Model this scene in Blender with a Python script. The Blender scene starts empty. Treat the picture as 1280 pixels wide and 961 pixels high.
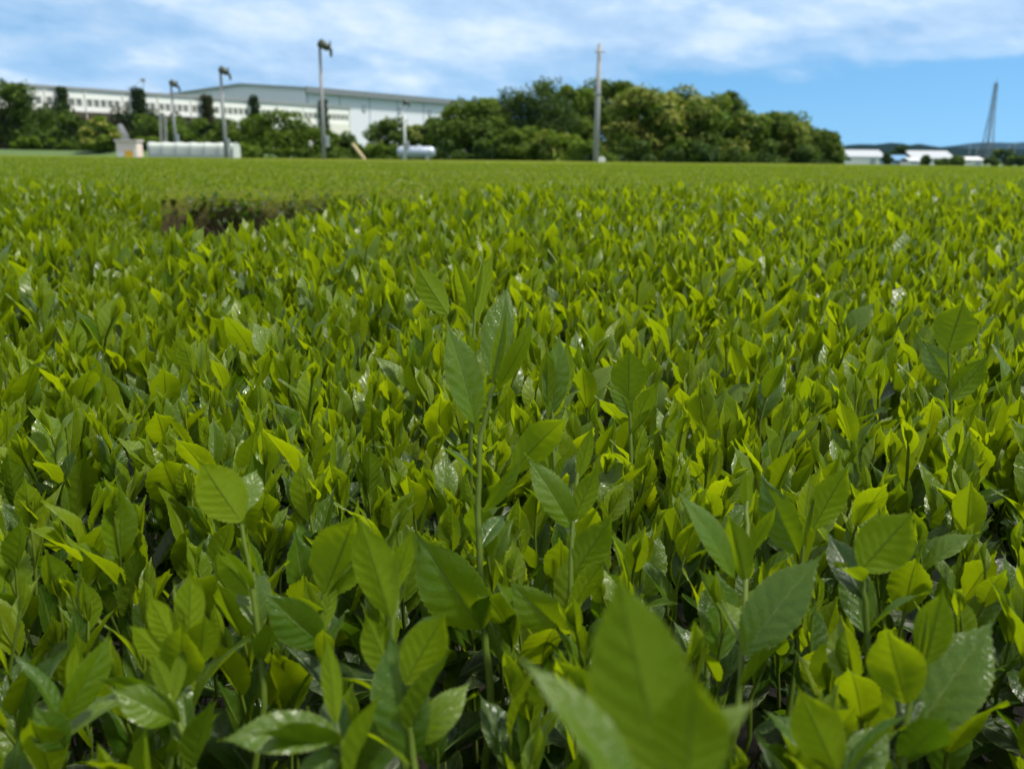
import bpy, math, random
import numpy as np
from mathutils import Matrix, Vector, Euler

R = math.radians
rng = np.random.default_rng(11)
random.seed(5)
S = bpy.context.scene
COL = S.collection

# ------------------------------------------------------------------ camera
F = 1100.0                      # focal length in photo pixels (1280 wide)
CAM = Vector((0, 0, 1.06))
PITCH, ROLL = R(14.45), R(0.62)
MC = Matrix.Translation(CAM) @ Matrix.Rotation(R(90) - PITCH, 4, 'X') @ Matrix.Rotation(ROLL, 4, 'Z')
MCI = MC.inverted()

def at(px, py, d):
    return MC @ Vector(((px - 640) / F * d, -(py - 480.5) / F * d, -d))

def wall_at(px, py, Y):
    r = (MC.to_3x3() @ Vector(((px - 640) / F, -(py - 480.5) / F, -1)))
    return CAM + r * (Y / r.y)

def project(P):
    """P (n,3) -> photo pixels (n,2) and depth"""
    M = np.array(MCI)
    Q = P @ M[:3, :3].T + M[:3, 3]
    d = -Q[:, 2]
    dd = np.maximum(d, 1e-3)
    return 640 + Q[:, 0] / dd * F, 480.5 - Q[:, 1] / dd * F, d

cd = bpy.data.cameras.new('camera')
cam = bpy.data.objects.new('camera', cd)
COL.objects.link(cam)
cam.matrix_world = MC
cd.sensor_width = 36
cd.lens = 36 * F / 1280
cd.clip_start, cd.clip_end = 0.02, 30000
cd.dof.use_dof = True
cd.dof.focus_distance = 0.80
cd.dof.aperture_fstop = 8.5
S.camera = cam

# ------------------------------------------------------------------ tagging
def tag(o, label=None, cat=None, group=None, kind=None):
    if label: o['label'] = label
    if cat: o['category'] = cat
    if group: o['group'] = group
    if kind: o['kind'] = kind
    return o

def empty(name, loc, rz=0):
    o = bpy.data.objects.new(name, None)
    o.location = loc
    o.rotation_euler = (0, 0, rz)
    o.empty_display_size = 0.05
    COL.objects.link(o)
    return o

# ------------------------------------------------------------------ meshes
def np_mesh(name, V, Q, mat, attrs=None, smooth=True):
    me = bpy.data.meshes.new(name)
    n, q = len(V), len(Q)
    k = Q.shape[1]
    me.vertices.add(n)
    me.vertices.foreach_set('co', np.ascontiguousarray(V, np.float32).ravel())
    me.loops.add(q * k)
    me.loops.foreach_set('vertex_index', np.ascontiguousarray(Q, np.int32).ravel())
    me.polygons.add(q)
    me.polygons.foreach_set('loop_start', np.arange(0, q * k, k, dtype=np.int32))
    if smooth:
        me.polygons.foreach_set('use_smooth', np.ones(q, bool))
    for an, (t, arr) in (attrs or {}).items():
        a = me.attributes.new(an, t, 'POINT')
        a.data.foreach_set('vector' if t == 'FLOAT_VECTOR' else 'value', np.ascontiguousarray(arr, np.float32).ravel())
    me.update(calc_edges=True)
    if mat: me.materials.append(mat)
    return me

def link(name, me, parent=None):
    o = bpy.data.objects.new(name, me)
    COL.objects.link(o)
    if parent is not None: o.parent = parent
    return o

class MB:
    """collects shapes; build() links them as one mesh object"""
    def __init__(s): s.v, s.f = [], []
    def add(s, v, f):
        b = len(s.v); s.v += [tuple(p) for p in v]; s.f += [tuple(i + b for i in q) for q in f]; return s
    def box(s, x0, x1, y0, y1, z0, z1, M=None):
        v = [Vector((x, y, z)) for z in (z0, z1) for y in (y0, y1) for x in (x0, x1)]
        if M is not None: v = [M @ p for p in v]
        return s.add(v, [(0, 2, 3, 1), (4, 5, 7, 6), (0, 1, 5, 4), (2, 6, 7, 3), (0, 4, 6, 2), (1, 3, 7, 5)])
    def tube(s, pts, radii, n=8, caps=True):
        pts = [Vector(p) for p in pts]
        if not hasattr(radii, '__len__'): radii = [radii] * len(pts)
        v, f = [], []
        for i, p in enumerate(pts):
            d = (pts[min(i + 1, len(pts) - 1)] - pts[max(i - 1, 0)]).normalized()
            a = d.cross(Vector((0.13, 0.97, 0.2)) if abs(d.y) < .9 else Vector((1, 0, 0))).normalized(); b = d.cross(a)
            for k in range(n):
                t = 2 * math.pi * k / n
                v.append(p + (a * math.cos(t) + b * math.sin(t)) * radii[i])
        for i in range(len(pts) - 1):
            for k in range(n):
                k2 = (k + 1) % n
                f.append((i * n + k, i * n + k2, (i + 1) * n + k2, (i + 1) * n + k))
        if caps:
            f.append(tuple(range(n - 1, -1, -1))); f.append(tuple((len(pts) - 1) * n + k for k in range(n)))
        return s.add(v, f)
    def prism(s, poly, y0, y1, M=None):
        n = len(poly)
        v = [Vector((x, y0, z)) for x, z in poly] + [Vector((x, y1, z)) for x, z in poly]
        if M is not None: v = [M @ p for p in v]
        f = [tuple(range(n - 1, -1, -1)), tuple(range(n, 2 * n))]
        f += [(k, (k + 1) % n, n + (k + 1) % n, n + k) for k in range(n)]
        return s.add(v, f)
    def build(s, name, mat, parent=None, smooth=False, bevel=0):
        me = bpy.data.meshes.new(name)
        me.from_pydata(s.v, [], s.f)
        me.materials.append(mat)
        import bmesh
        bm = bmesh.new(); bm.from_mesh(me)
        bmesh.ops.recalc_face_normals(bm, faces=bm.faces)
        bm.to_mesh(me); bm.free()
        if smooth: me.polygons.foreach_set('use_smooth', [True] * len(me.polygons))
        me.update()
        o = link(name, me, parent)
        if bevel:
            m = o.modifiers.new('bevel', 'BEVEL'); m.width = bevel; m.segments = 2; m.limit_method = 'ANGLE'
        return o

# ------------------------------------------------------------------ materials
class NT:
    def __init__(s, name):
        s.m = bpy.data.materials.new(name); s.m.use_nodes = True
        s.t = s.m.node_tree; s.t.nodes.clear()
        s.out = s.n('ShaderNodeOutputMaterial')
    def n(s, typ, **kw):
        nd = s.t.nodes.new(typ)
        for k, v in kw.items():
            if k.startswith('i_'): nd.inputs[k[2:].replace('_', ' ')].default_value = v
            else: setattr(nd, k, v)
        return nd
    def l(s, a, b): s.t.links.new(a, b)
    def math(s, op, a, b=None, c=None, clamp=False):
        nd = s.n('ShaderNodeMath', operation=op, use_clamp=clamp)
        for i, x in enumerate((a, b, c)):
            if x is None: continue
            if isinstance(x, (int, float)): nd.inputs[i].default_value = x
            else: s.l(x, nd.inputs[i])
        return nd.outputs[0]
    def mix(s, fac, a, b, blend='MIX'):
        nd = s.n('ShaderNodeMix', data_type='RGBA', blend_type=blend)
        for i, x in ((0, fac), (6, a), (7, b)):
            if isinstance(x, (int, float)): nd.inputs[i].default_value = x
            elif isinstance(x, tuple): nd.inputs[i].default_value = (*x, 1)
            else: s.l(x, nd.inputs[i])
        return nd.outputs[2]
    def ramp(s, fac, stops, interp='LINEAR'):
        nd = s.n('ShaderNodeValToRGB'); cr = nd.color_ramp; cr.interpolation = interp
        while len(cr.elements) < len(stops): cr.elements.new(0.5)
        for e, (p, c) in zip(cr.elements, stops):
            e.position = p; e.color = (*c, 1) if len(c) == 3 else c
        s.l(fac, nd.inputs[0]); return nd.outputs[0]
    def noise(s, scale, detail=3, vec=None, rough=.55):
        nd = s.n('ShaderNodeTexNoise'); nd.inputs['Scale'].default_value = scale
        nd.inputs['Detail'].default_value = detail; nd.inputs['Roughness'].default_value = rough
        if vec is not None: s.l(vec, nd.inputs['Vector'])
        return nd.outputs['Fac']

def plain(name, col, rough=.6, metal=0, var=.25, scale=6, coord='Object', bump=0, spec=.5):
    t = NT(name)
    tc = t.n('ShaderNodeTexCoord').outputs[coord]
    f = t.noise(scale, 5, tc)
    c = t.mix(f, tuple(x * (1 - var) for x in col), tuple(min(1, x * (1 + var)) for x in col))
    p = t.n('ShaderNodeBsdfPrincipled'); p.inputs['Roughness'].default_value = rough; p.inputs['Metallic'].default_value = metal; p.inputs['Specular IOR Level'].default_value = spec
    t.l(c, p.inputs['Base Color'])
    if bump:
        b = t.n('ShaderNodeBump'); b.inputs['Strength'].default_value = bump; b.inputs['Distance'].default_value = .05
        t.l(f, b.inputs['Height']); t.l(b.outputs[0], p.inputs['Normal'])
    t.l(p.outputs[0], t.out.inputs[0])
    return t.m

def tea_leaf_mat():
    t = NT('tea_leaf')
    at_ = t.n('ShaderNodeAttribute', attribute_name='lf')
    sep = t.n('ShaderNodeSeparateXYZ'); t.l(at_.outputs['Vector'], sep.inputs[0])
    tt, ss, rnd0 = sep.outputs
    oi = t.n('ShaderNodeObjectInfo').outputs['Random']
    rnd = t.math('FRACT', t.math('ADD', rnd0, oi))
    age = t.n('ShaderNodeAttribute', attribute_name='age').outputs['Fac']
    # tiny per-leaf variation of the age
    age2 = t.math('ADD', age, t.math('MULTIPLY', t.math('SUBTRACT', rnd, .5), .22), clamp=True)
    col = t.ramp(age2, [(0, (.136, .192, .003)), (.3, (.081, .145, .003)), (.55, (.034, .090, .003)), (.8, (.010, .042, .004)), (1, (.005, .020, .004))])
    sa = t.math('ABSOLUTE', ss)
    mid = t.math('SUBTRACT', 1, t.math('MULTIPLY', sa, 13), clamp=True)
    uv = t.n('ShaderNodeCombineXYZ'); t.l(t.math('MULTIPLY', ss, .5), uv.inputs[0]); t.l(t.math('MULTIPLY', tt, 2.1), uv.inputs[1]); t.l(t.math('MULTIPLY', rnd, 40), uv.inputs[2])
    wob = t.noise(1.6, 2, uv.outputs[0])
    ph = t.math('SUBTRACT', t.math('MULTIPLY', tt, 7.5), t.math('MULTIPLY', sa, 1.5))
    ph = t.math('ADD', ph, t.math('ADD', t.math('MULTIPLY', wob, .9), t.math('MULTIPLY', t.math('SIGN', ss), .22)))
    tri = t.math('ABSOLUTE', t.math('SUBTRACT', t.math('FRACT', ph), .5))       # 0.5 on the vein
    vein = t.math('MULTIPLY', t.math('SUBTRACT', tri, .42, clamp=True), 11)
    nz = t.noise(170, 3, t.n('ShaderNodeTexCoord').outputs['Object'])
    big = t.noise(3.0, 2, uv.outputs[0], .45)
    col = t.mix(t.math('MULTIPLY', vein, .16), col, (.13, .19, .03))
    col = t.mix(t.math('MULTIPLY', t.math('SUBTRACT', big, .35, clamp=True), .55), col, (.11, .14, .008))
    back = t.n('ShaderNodeNewGeometry').outputs['Backfacing']
    # midrib: pale on the front of the blade, darker line on the back
    midc = t.mix(back, (.17, .24, .045), (.035, .075, .008))
    col = t.mix(t.math('MULTIPLY', mid, .75), col, midc)
    col_b = t.mix(t.math('MULTIPLY', back, .55), col, (.100, .148, .003))
    edge = t.math('MULTIPLY', t.math('SUBTRACT', sa, .93, clamp=True), 7)
    col_b = t.mix(edge, col_b, (.20, .24, .03))
    # fine net of veins, small brown specks of wear
    vo = t.n('ShaderNodeTexVoronoi', feature='DISTANCE_TO_EDGE'); vo.inputs['Scale'].default_value = 13; t.l(uv.outputs[0], vo.inputs['Vector'])
    net = t.math('MULTIPLY', t.math('SUBTRACT', .10, vo.outputs['Distance'], clamp=True), 10)
    col_b = t.mix(t.math('MULTIPLY', net, .10), col_b, (.16, .21, .02))
    spk = t.noise(9, 4, uv.outputs[0], .7)
    spm = t.math('MULTIPLY', t.math('SUBTRACT', spk, .655, clamp=True), 14, clamp=True)
    col_b = t.mix(t.math('MULTIPLY', spm, .8), col_b, (.085, .05, .015))
    bf0 = t.math('MULTIPLY', net, -.22)
    bf = t.math('ADD', bf0, t.math('ADD', t.math('MULTIPLY', tri, -1.1), t.math('ADD', t.math('MULTIPLY', big, 1.1), t.math('MULTIPLY', mid, -.8))))
    bp = t.n('ShaderNodeBump'); bp.inputs['Strength'].default_value = .4; bp.inputs['Distance'].default_value = .0016
    t.l(bf, bp.inputs['Height'])
    p = t.n('ShaderNodeBsdfPrincipled')
    t.l(col_b, p.inputs['Base Color']); t.l(bp.outputs[0], p.inputs['Normal'])
    t.l(t.math('ADD', t.math('ADD', t.math('MULTIPLY', back, .28), t.math('MULTIPLY', t.math('SUBTRACT', age2, .78, clamp=True), 1.0)), t.math('ADD', .20, t.math('MULTIPLY', big, .22))), p.inputs['Roughness'])
    t.l(t.math('SUBTRACT', .60, t.math('MULTIPLY', back, .46)), p.inputs['Specular IOR Level'])
    tr = t.n('ShaderNodeBsdfTranslucent')
    tc = t.mix(age2, (.48, .62, .003), (.045, .145, .003))
    tc = t.mix(t.math('MULTIPLY', mid, .8), tc, (.06, .1, .01))
    tc = t.mix(t.math('MULTIPLY', vein, .22), tc, (.12, .19, .01))
    t.l(tc, tr.inputs['Color'])
    mx = t.n('ShaderNodeMixShader'); mx.inputs[0].default_value = .40
    t.l(p.outputs[0], mx.inputs[1]); t.l(tr.outputs[0], mx.inputs[2])
    t.l(mx.outputs[0], t.out.inputs[0])
    return t.m

def foliage_mat(name, c0, c1, c2=None, trans=.3, rough=.7):
    """tree leaves: colour from the 'age' attribute (0..1) between c0 and c1; above .8 -> c2 (blossom)"""
    t = NT(name)
    a = t.n('ShaderNodeAttribute', attribute_name='age').outputs['Fac']
    st = [(0, c0), (.7, c1)]
    if c2: st += [(.8, c2), (1, c2)]
    col = t.ramp(a, st)
    p = t.n('ShaderNodeBsdfPrincipled'); p.inputs['Roughness'].default_value = rough; p.inputs['Specular IOR Level'].default_value = .2
    t.l(col, p.inputs['Base Color'])
    tr = t.n('ShaderNodeBsdfTranslucent'); t.l(t.mix(1.0, col, (1.35, 1.5, .7), 'MULTIPLY'), tr.inputs['Color'])
    mx = t.n('ShaderNodeMixShader'); mx.inputs[0].default_value = trans
    t.l(p.outputs[0], mx.inputs[1]); t.l(tr.outputs[0], mx.inputs[2]); t.l(mx.outputs[0], t.out.inputs[0])
    return t.m

def stem_mat():
    t = NT('tea_stem')
    z = t.n('ShaderNodeAttribute', attribute_name='age').outputs['Fac']
    nz = t.noise(120, 2, t.n('ShaderNodeTexCoord').outputs['Object'])
    col = t.ramp(z, [(0, (.10, .145, .008)), (.6, (.065, .105, .008)), (1, (.07, .06, .025))])
    col = t.mix(t.math('MULTIPLY', nz, .4), col, (.05, .08, .01))
    p = t.n('ShaderNodeBsdfPrincipled'); p.inputs['Roughness'].default_value = .55; p.inputs['Specular IOR Level'].default_value = .3
    t.l(col, p.inputs['Base Color']); p.inputs['Subsurface Weight'].default_value = 0
    t.l(p.outputs[0], t.out.inputs[0])
    return t.m

LEAF, STEM = tea_leaf_mat(), stem_mat()

# ------------------------------------------------------------------ tea leaves
def leaf_grid(nt, ns, L, W, fold=.35, bend=.5, teeth=0, bul=0., curl=.15, twist=0., tipw=.25, wav=0., ph=0., roll=0.):
    """blade along +Y, upper face +Z. returns V (n,3), lf (n,3)"""
    t = np.linspace(0, 1, nt)
    s = np.linspace(-1, 1, ns)
    tp = np.clip(t, 0, 1)
    w = W / 2 * np.clip(np.sin(np.pi * tp ** .86), 0, 1) ** (.80 + 1.05 * np.clip((tp - .5) / .5, 0, 1))
    w *= 1 - tipw * np.clip((tp - .72) / .28, 0, 1) ** 1.1
    w = np.maximum(w, W * .016 * (1 - tp) + W * .004)
    th = bend * t ** 1.4
    dl = L / (nt - 1)
    yc = np.concatenate([[0], np.cumsum(np.cos(th[:-1]) * dl)])
    zc = np.concatenate([[0], np.cumsum(-np.sin(th[:-1]) * dl)])
    T, Sg = np.meshgrid(t, s, indexing='ij')
    Wd = np.repeat(w[:, None], ns, 1)
    if teeth:
        saw = (t * teeth) % 1.0
        g = np.clip(np.minimum(t / .12, (1 - t) / .04), 0, 1)
        tooth = (saw - .35) * W * .048 * g
        Wd[:, 0] += tooth; Wd[:, -1] += tooth
    if roll:                                   # rolled young bud: blade wraps round the axis
        ang = Sg * roll
        X = Wd * .62 * np.sin(ang)
        Z = Wd * .62 * (1 - np.cos(ang))
    else:
        f = fold * (1 - .35 * T)
        X = Sg * Wd * np.cos(f)
        Z = np.abs(Sg) * Wd * np.sin(f) - curl * Sg ** 2 * Wd
    if bul:
        phs = T * 7.0 - np.abs(Sg) * 1.3 + .45 * (Sg > 0) + .28 * np.sin(T * 10 + ph) + .2 * np.sin(Sg * 5 + ph * 2 + T * 4)
        Z += .6 * bul * W * (.75 + .5 * np.sin(T * 13 + Sg * 3 + ph)) * np.abs(np.sin(np.pi * phs)) * np.abs(Sg) * (1 - .75 * np.abs(Sg)) * np.clip((1 - T) * 5, 0, 1)
    if wav:
        Z += wav * W * np.sin(T * 9 + ph + Sg * 1.2) * Sg ** 2
    tw = twist * T
    X2 = X * np.cos(tw) - Z * np.sin(tw); Z2 = X * np.sin(tw) + Z * np.cos(tw)
    Y = yc[:, None] - Z2 * 0 + Z2 * np.sin(th)[:, None]
    Zf = zc[:, None] + Z2 * np.cos(th)[:, None]
    V = np.stack([X2, Y, Zf], -1).reshape(-1, 3)
    lf = np.stack([T, Sg, np.zeros_like(T)], -1).reshape(-1, 3)
    return V, lf

def grid_quads(nt, ns):
    i = np.arange(nt - 1)[:, None] * ns + np.arange(ns - 1)[None, :]
    i = i.ravel()
    return np.stack([i, i + 1, i + ns + 1, i + ns], -1)

LODS = {'A': (43, 9, 14, 1), 'B': (23, 5, 11, 1), 'C': (8, 3, 0, 0), 'D': (5, 3, 0, 0)}
NSH = 9
shapes = []
for k in range(NSH):
    if k == 0:      # rolled bud
        shapes.append(dict(L=1., W=.40, bend=.12, fold=.3, roll=2.3, bul=0))
    elif k == 1:    # half-open first leaf
        shapes.append(dict(L=1., W=.42, bend=.28, fold=.75, curl=.1, bul=.03, wav=.02))
    else:
        shapes.append(dict(L=1., W=[.42, .46, .52, .56, .44, .48, .38][k - 2], bend=[.25, .5, .1, .35, .75, -.12, .5][k - 2],
                           fold=[.6, .42, .66, .32, .55, .7, .5][k - 2], curl=[.12, .22, .05, .2, .25, .05, .2][k - 2],
                           bul=.075, wav=[.03, .05, .02, .05, .04, .03, .05][k - 2], ph=k * 1.3, twist=[.2, -.25, .1, .3, -.4, -.1, .35][k - 2],
                           tipw=.2 + .03 * k))

def shape_lod(k, lod):
    nt, ns, te, b = LODS[lod]
    p = dict(shapes[k])
    if not b: p['bul'] = 0
    V, lf = leaf_grid(nt, ns, teeth=te if k else 0, **p)
    return V, lf, grid_quads(nt, ns)

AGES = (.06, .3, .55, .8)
leaf_mesh = {}
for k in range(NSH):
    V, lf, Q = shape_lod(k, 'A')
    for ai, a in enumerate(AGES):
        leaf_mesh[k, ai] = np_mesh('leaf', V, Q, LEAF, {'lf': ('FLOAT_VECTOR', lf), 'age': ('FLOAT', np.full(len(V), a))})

def frame(a, n, roll=0.):
    a = np.array(a, float); a /= np.linalg.norm(a)
    n = np.array(n, float); n -= a * (a @ n); n /= np.linalg.norm(n)
    x = np.cross(a, n)
    c, s_ = math.cos(roll), math.sin(roll)
    n2 = c * n + s_ * x
    return np.stack([np.cross(a, n2), a, n2], 1)

# ---- shoot prototypes: stem curve plus leaves (shape, age, matrix)
def make_proto(r):
    H = r.uniform(.10, .17)
    lean = r.uniform(-.10, .10, 2)
    kink = r.uniform(-.006, .006, (6, 2))
    n = 6
    tz = np.linspace(0, 1, n)
    pts = np.stack([lean[0] * H * tz ** 1.5 + kink[:, 0] * tz, lean[1] * H * tz ** 1.5 + kink[:, 1] * tz, H * tz], 1)
    rad = np.linspace(.0017, .0009, n)
    leaves = []
    az = r.uniform(0, 6.28)
    nl = int(r.integers(4, 7))
    # from the top down
    for j in range(nl + 1):
        f = 1 - .155 * max(0, j - .6) - r.uniform(0, .03)
        f = max(f, .16)
        i = f * (n - 1); i0 = min(int(i), n - 2); u = i - i0
        P = pts[i0] * (1 - u) + pts[i0 + 1] * u
        U = pts[i0 + 1] - pts[i0]; U = U / np.linalg.norm(U)
        if j == 0:
            k, L, al, ai = 0, r.uniform(.020, .032), r.uniform(0, .12), 0
        elif j == 1:
            k, L, al, ai = (1 if r.random() < .5 else 4), r.uniform(.030, .044), r.uniform(.06, .24), 0
        elif j == 2:
            k, L, al, ai = int(r.choice([2, 4, 7, 3])), r.uniform(.044, .060), r.uniform(.14, .36), int(r.choice([0, 1]))
        else:
            k = int(r.integers(2, NSH)); L = r.uniform(.050, .070) * (1 if j < 5 else .85)
            al = r.uniform(.2, .55); ai = int(r.choice([1, 1, 2])) if j == 3 else int(r.choice([1, 2, 2, 3]))
        ra = az + j * 2.4 + r.uniform(-.3, .3)
        rad_dir = np.array([math.cos(ra), math.sin(ra), 0.])
        rad_dir -= U * (U @ rad_dir); rad_dir /= np.linalg.norm(rad_dir)
        a = math.cos(al) * U + math.sin(al) * rad_dir
        nn = math.sin(al) * U - math.cos(al) * rad_dir
        B = frame(a, nn, r.uniform(-.35, .35))
        M = np.eye(4); M[:3, :3] = B * L; M[:3, 3] = P
        leaves.append((k, ai, M))
    return dict(pts=pts, rad=rad, H=H, leaves=leaves)

NP = 16
protos = [make_proto(rng) for _ in range(NP)]

def tube_np(pts, rad, n):
    m = len(pts); an = np.linspace(0, 2 * np.pi, n, endpoint=False)
    ring = np.stack([np.cos(an), np.sin(an), 0 * an], 1)
    V = (np.array(pts)[:, None, :] + ring[None] * np.array(rad)[:, None, None]).reshape(-1, 3)
    Q = []
    for i in range(m - 1):
        for k in range(n):
            k2 = (k + 1) % n
            Q.append((i * n + k, i * n + k2, (i + 1) * n + k2, (i + 1) * n + k))
    return V, np.array(Q)

def stem_obj_mesh(pts, rad, age=(.75, .0)):
    V, Q = tube_np(pts, rad, 8)
    ag = np.repeat(np.linspace(age[0], age[1], len(pts)), 8)
    return np_mesh('stem', V, Q, STEM, {'age': ('FLOAT', ag)})

for p in protos:
    p['stem_mesh'] = stem_obj_mesh(p['pts'], p['rad'])
    for lod in 'BCD':
        Vs, Ls, As, Qs, b = [], [], [], [], 0
        for (k, ai, M) in p['leaves']:
            if lod == 'D' and k == 0: continue
            V, lf, Q = shape_lod(k, lod)
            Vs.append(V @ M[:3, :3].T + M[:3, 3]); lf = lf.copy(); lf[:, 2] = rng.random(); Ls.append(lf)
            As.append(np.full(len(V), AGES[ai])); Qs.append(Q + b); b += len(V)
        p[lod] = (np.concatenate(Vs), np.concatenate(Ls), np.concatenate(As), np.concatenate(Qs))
        p['s' + lod] = tube_np(p['pts'][::(1 if lod == 'B' else 5)], p['rad'][::(1 if lod == 'B' else 5)], 5 if lod == 'B' else 3)

class Bag:
    def __init__(s): s.V, s.L, s.A, s.Q, s.b = [], [], [], [], 0
    def add(s, V, L, A, Q):
        """V (N,nv,3), L (N,nv,3), A (N,nv), Q (nq,4)"""
        N, nv = V.shape[:2]
        s.V.append(V.reshape(-1, 3)); s.L.append(L.reshape(-1, 3)); s.A.append(A.reshape(-1))
        s.Q.append((Q[None] + (np.arange(N) * nv)[:, None, None] + s.b).reshape(-1, Q.shape[1])); s.b += N * nv
    def build(s, name, mat, parent=None, smooth=True):
        me = np_mesh(name, np.concatenate(s.V), np.concatenate(s.Q), mat,
                     {'lf': ('FLOAT_VECTOR', np.concatenate(s.L)), 'age': ('FLOAT', np.concatenate(s.A))}, smooth)
        return link(name, me, parent)

def rot_many(rz, tx, ty, sc):
    """(N,3,3): scale * tilt(x) * tilt(y) * Rz"""
    c, s_ = np.cos(rz), np.sin(rz); z, o = 0 * rz, 1 + 0 * rz
    Rz = np.stack([np.stack([c, -s_, z], -1), np.stack([s_, c, z], -1), np.stack([z, z, o], -1)], 1)
    c, s_ = np.cos(tx), np.sin(tx)
    Rx = np.stack([np.stack([o, z, z], -1), np.stack([z, c, -s_], -1), np.stack([z, s_, c], -1)], 1)
    c, s_ = np.cos(ty), np.sin(ty)
    Ry = np.stack([np.stack([c, z, s_], -1), np.stack([z, o, z], -1), np.stack([-s_, z, c], -1)], 1)
    return np.einsum('nij,njk,nkl->nil', Rx, Ry, Rz) * sc[:, None, None]

# ------------------------------------------------------------------ canopy shape
def vnoise(x, y, seed, f):
    r = np.random.default_rng(seed)
    out = 0
    for k in range(5):
        a = r.uniform(0, 6.28); ff = f * r.uniform(.6, 1.5); p = r.uniform(0, 6.28)
        out = out + np.sin((x * math.cos(a) + y * math.sin(a)) * ff + p)
    return out / 5

def near_edge(x):
    """far border (world y) of the bed of long shoots; it draws in where a bush is missing"""
    return 4.9 + .10 * vnoise(x, 0 * x, 5, 2.0) + .42 * np.clip(x, 0, None) + .15 * np.clip(-x - 2.5, 0, None) - 1.7 * np.exp(-np.abs((x + 1.08) / .62) ** 2.4) + .10 * np.sin(x * 9) - .5 * np.exp(-((x + .1) / .6) ** 2)

def tip_h(x, y):
    h = 1.06 - np.interp(y, [0, .9, 1.5, 2.05, 2.7, 3.3, 4.5], [.245, .238, .222, .192, .155, .132, .125])
    h = h + .016 * vnoise(x, y, 3, 2.2) + .012 * vnoise(x, y, 4, 6.5)
    e = near_edge(x) - y
    hole = np.exp(-np.abs((x + 1.05) / .78) ** 2.4) * np.exp(-(np.clip(e, 0, None) / .7) ** 2)
    return h - .05 * np.exp(-np.clip(e, 0, None) / .15) - .165 * hole

# ------------------------------------------------------------------ hero shoots, leaf by leaf
CAMN = np.array(CAM)
def hero_leaf(root, base, tip, ratio, side, bend=.35, age=.3, roll=0., fold=.4, bul=.07, wav=.03, name='leaf', rl=0, twist=0., tipw=.25, curl=.15):
    """a blade from base to tip (world points); side f/b = upper or under face turned to the lens"""
    P, Qp = np.array(base), np.array(tip)
    chord = Qp - P; D = np.linalg.norm(chord)
    V, lf = leaf_grid(61, 11, 1., ratio, fold=fold, bend=bend, teeth=0 if rl else 20, bul=0 if rl else bul, curl=curl, twist=twist, wav=wav, ph=rng.uniform(0, 6), roll=rl, tipw=tipw)
    tipl = V.reshape(61, 11, 3)[-1, 5]
    cl = np.array([0, tipl[1], tipl[2]]); lc = np.linalg.norm(cl)
    B0 = frame(cl, [0, 0, 1.])
    view = CAMN - (P + Qp) / 2
    n = view if side == 'f' else -view
    B1 = frame(chord, n, roll)
    M = B1 @ B0.T * (D / lc)
    Vw = V @ M.T                                   # relative to the leaf base
    me = np_mesh(name, Vw, grid_quads(61, 11), LEAF, {'lf': ('FLOAT_VECTOR', lf), 'age': ('FLOAT', np.full(len(V), min(.9, age + .07 if age < .4 else age - .13)))})  # young blades take a darker age as painted shade; older ones go greener
    o = link(name, me, root)
    o.location = Vector(P) - root.location
    return o

hero_boxes = []
hero_info = []
def hero(label, stem, leaves, grp='tea shoots in the foreground', r0=.0021, r1=.0012):
    """stem: (px,py,depth) from the bottom up; leaves: (bx,by,bd, tx,ty,td, ratio, side, opts)"""
    S3 = [at(*q) for q in stem]
    b0 = S3[0]
    root = empty('tea_shoot', b0)
    tag(root, label, 'tea shoot', grp)
    # smooth stem by Catmull-like subdivision
    pts = np.array([np.array(q) for q in S3])
    ext = pts[0] - (pts[1] - pts[0]) / np.linalg.norm(pts[1] - pts[0]) * .0
    tt = np.linspace(0, len(pts) - 1, 5 * (len(pts) - 1) + 1)
    sm = np.stack([np.interp(tt, np.arange(len(pts)), pts[:, k]) for k in range(3)], 1)
    for _ in range(3): sm[1:-1] = (sm[:-2] + 2 * sm[1:-1] + sm[2:]) / 4
    sm[1:-1] += rng.normal(0, .00035, sm[1:-1].shape)
    down = sm[0].copy(); down[2] = max(.45, down[2] - .12); down[:2] += rng.uniform(-.02, .02, 2)
    sm = np.concatenate([[down], sm])
    me = stem_obj_mesh(sm - np.array(b0), np.linspace(r0, r1, len(sm)), (.5, .1))
    link('stem', me, root)
    for lf in leaves:
        bx, by, bd, tx, ty, td, ratio, side = lf[:8]
        o = dict(lf[8]) if len(lf) > 8 else {}
        hero_leaf(root, at(bx, by, bd), at(tx, ty, td), ratio, side, **o)
        hero_boxes.append((min(bx, tx) - 12, max(bx, tx) + 12, min(by, ty), max(by, ty), min(bd, td)))
    # a few more leaves set alternately down the stem
    seg = sm[1:]
    if label[:5] != 'large':
        az0 = rng.uniform(0, 6.28)
        for e_i, fr in enumerate((.22, .42, .6)):
            q = int(fr * (len(seg) - 1)); Pq = seg[q]; U = seg[min(q + 1, len(seg) - 1)] - seg[q]; U /= np.linalg.norm(U)
            rd = np.array([math.cos(az0 + 2.4 * e_i), math.sin(az0 + 2.4 * e_i), 0.]); rd -= U * (U @ rd); rd /= np.linalg.norm(rd)
            al = rng.uniform(.45, .8); Ls = rng.uniform(.032, .048)
            B = frame(math.cos(al) * U + math.sin(al) * rd, math.sin(al) * U - math.cos(al) * rd, rng.uniform(-.3, .3)) * Ls
            o = link('leaf', leaf_mesh[int(rng.integers(2, NSH)), int(rng.choice([1, 2, 2, 3]))], root)
            Mx = np.eye(4); Mx[:3, :3] = B; Mx[:3, 3] = Pq - np.array(b0)
            o.matrix_basis = Matrix(Mx.tolist())
    hero_info.append((stem[-1][0], stem[-1][1]))
    return root

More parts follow.
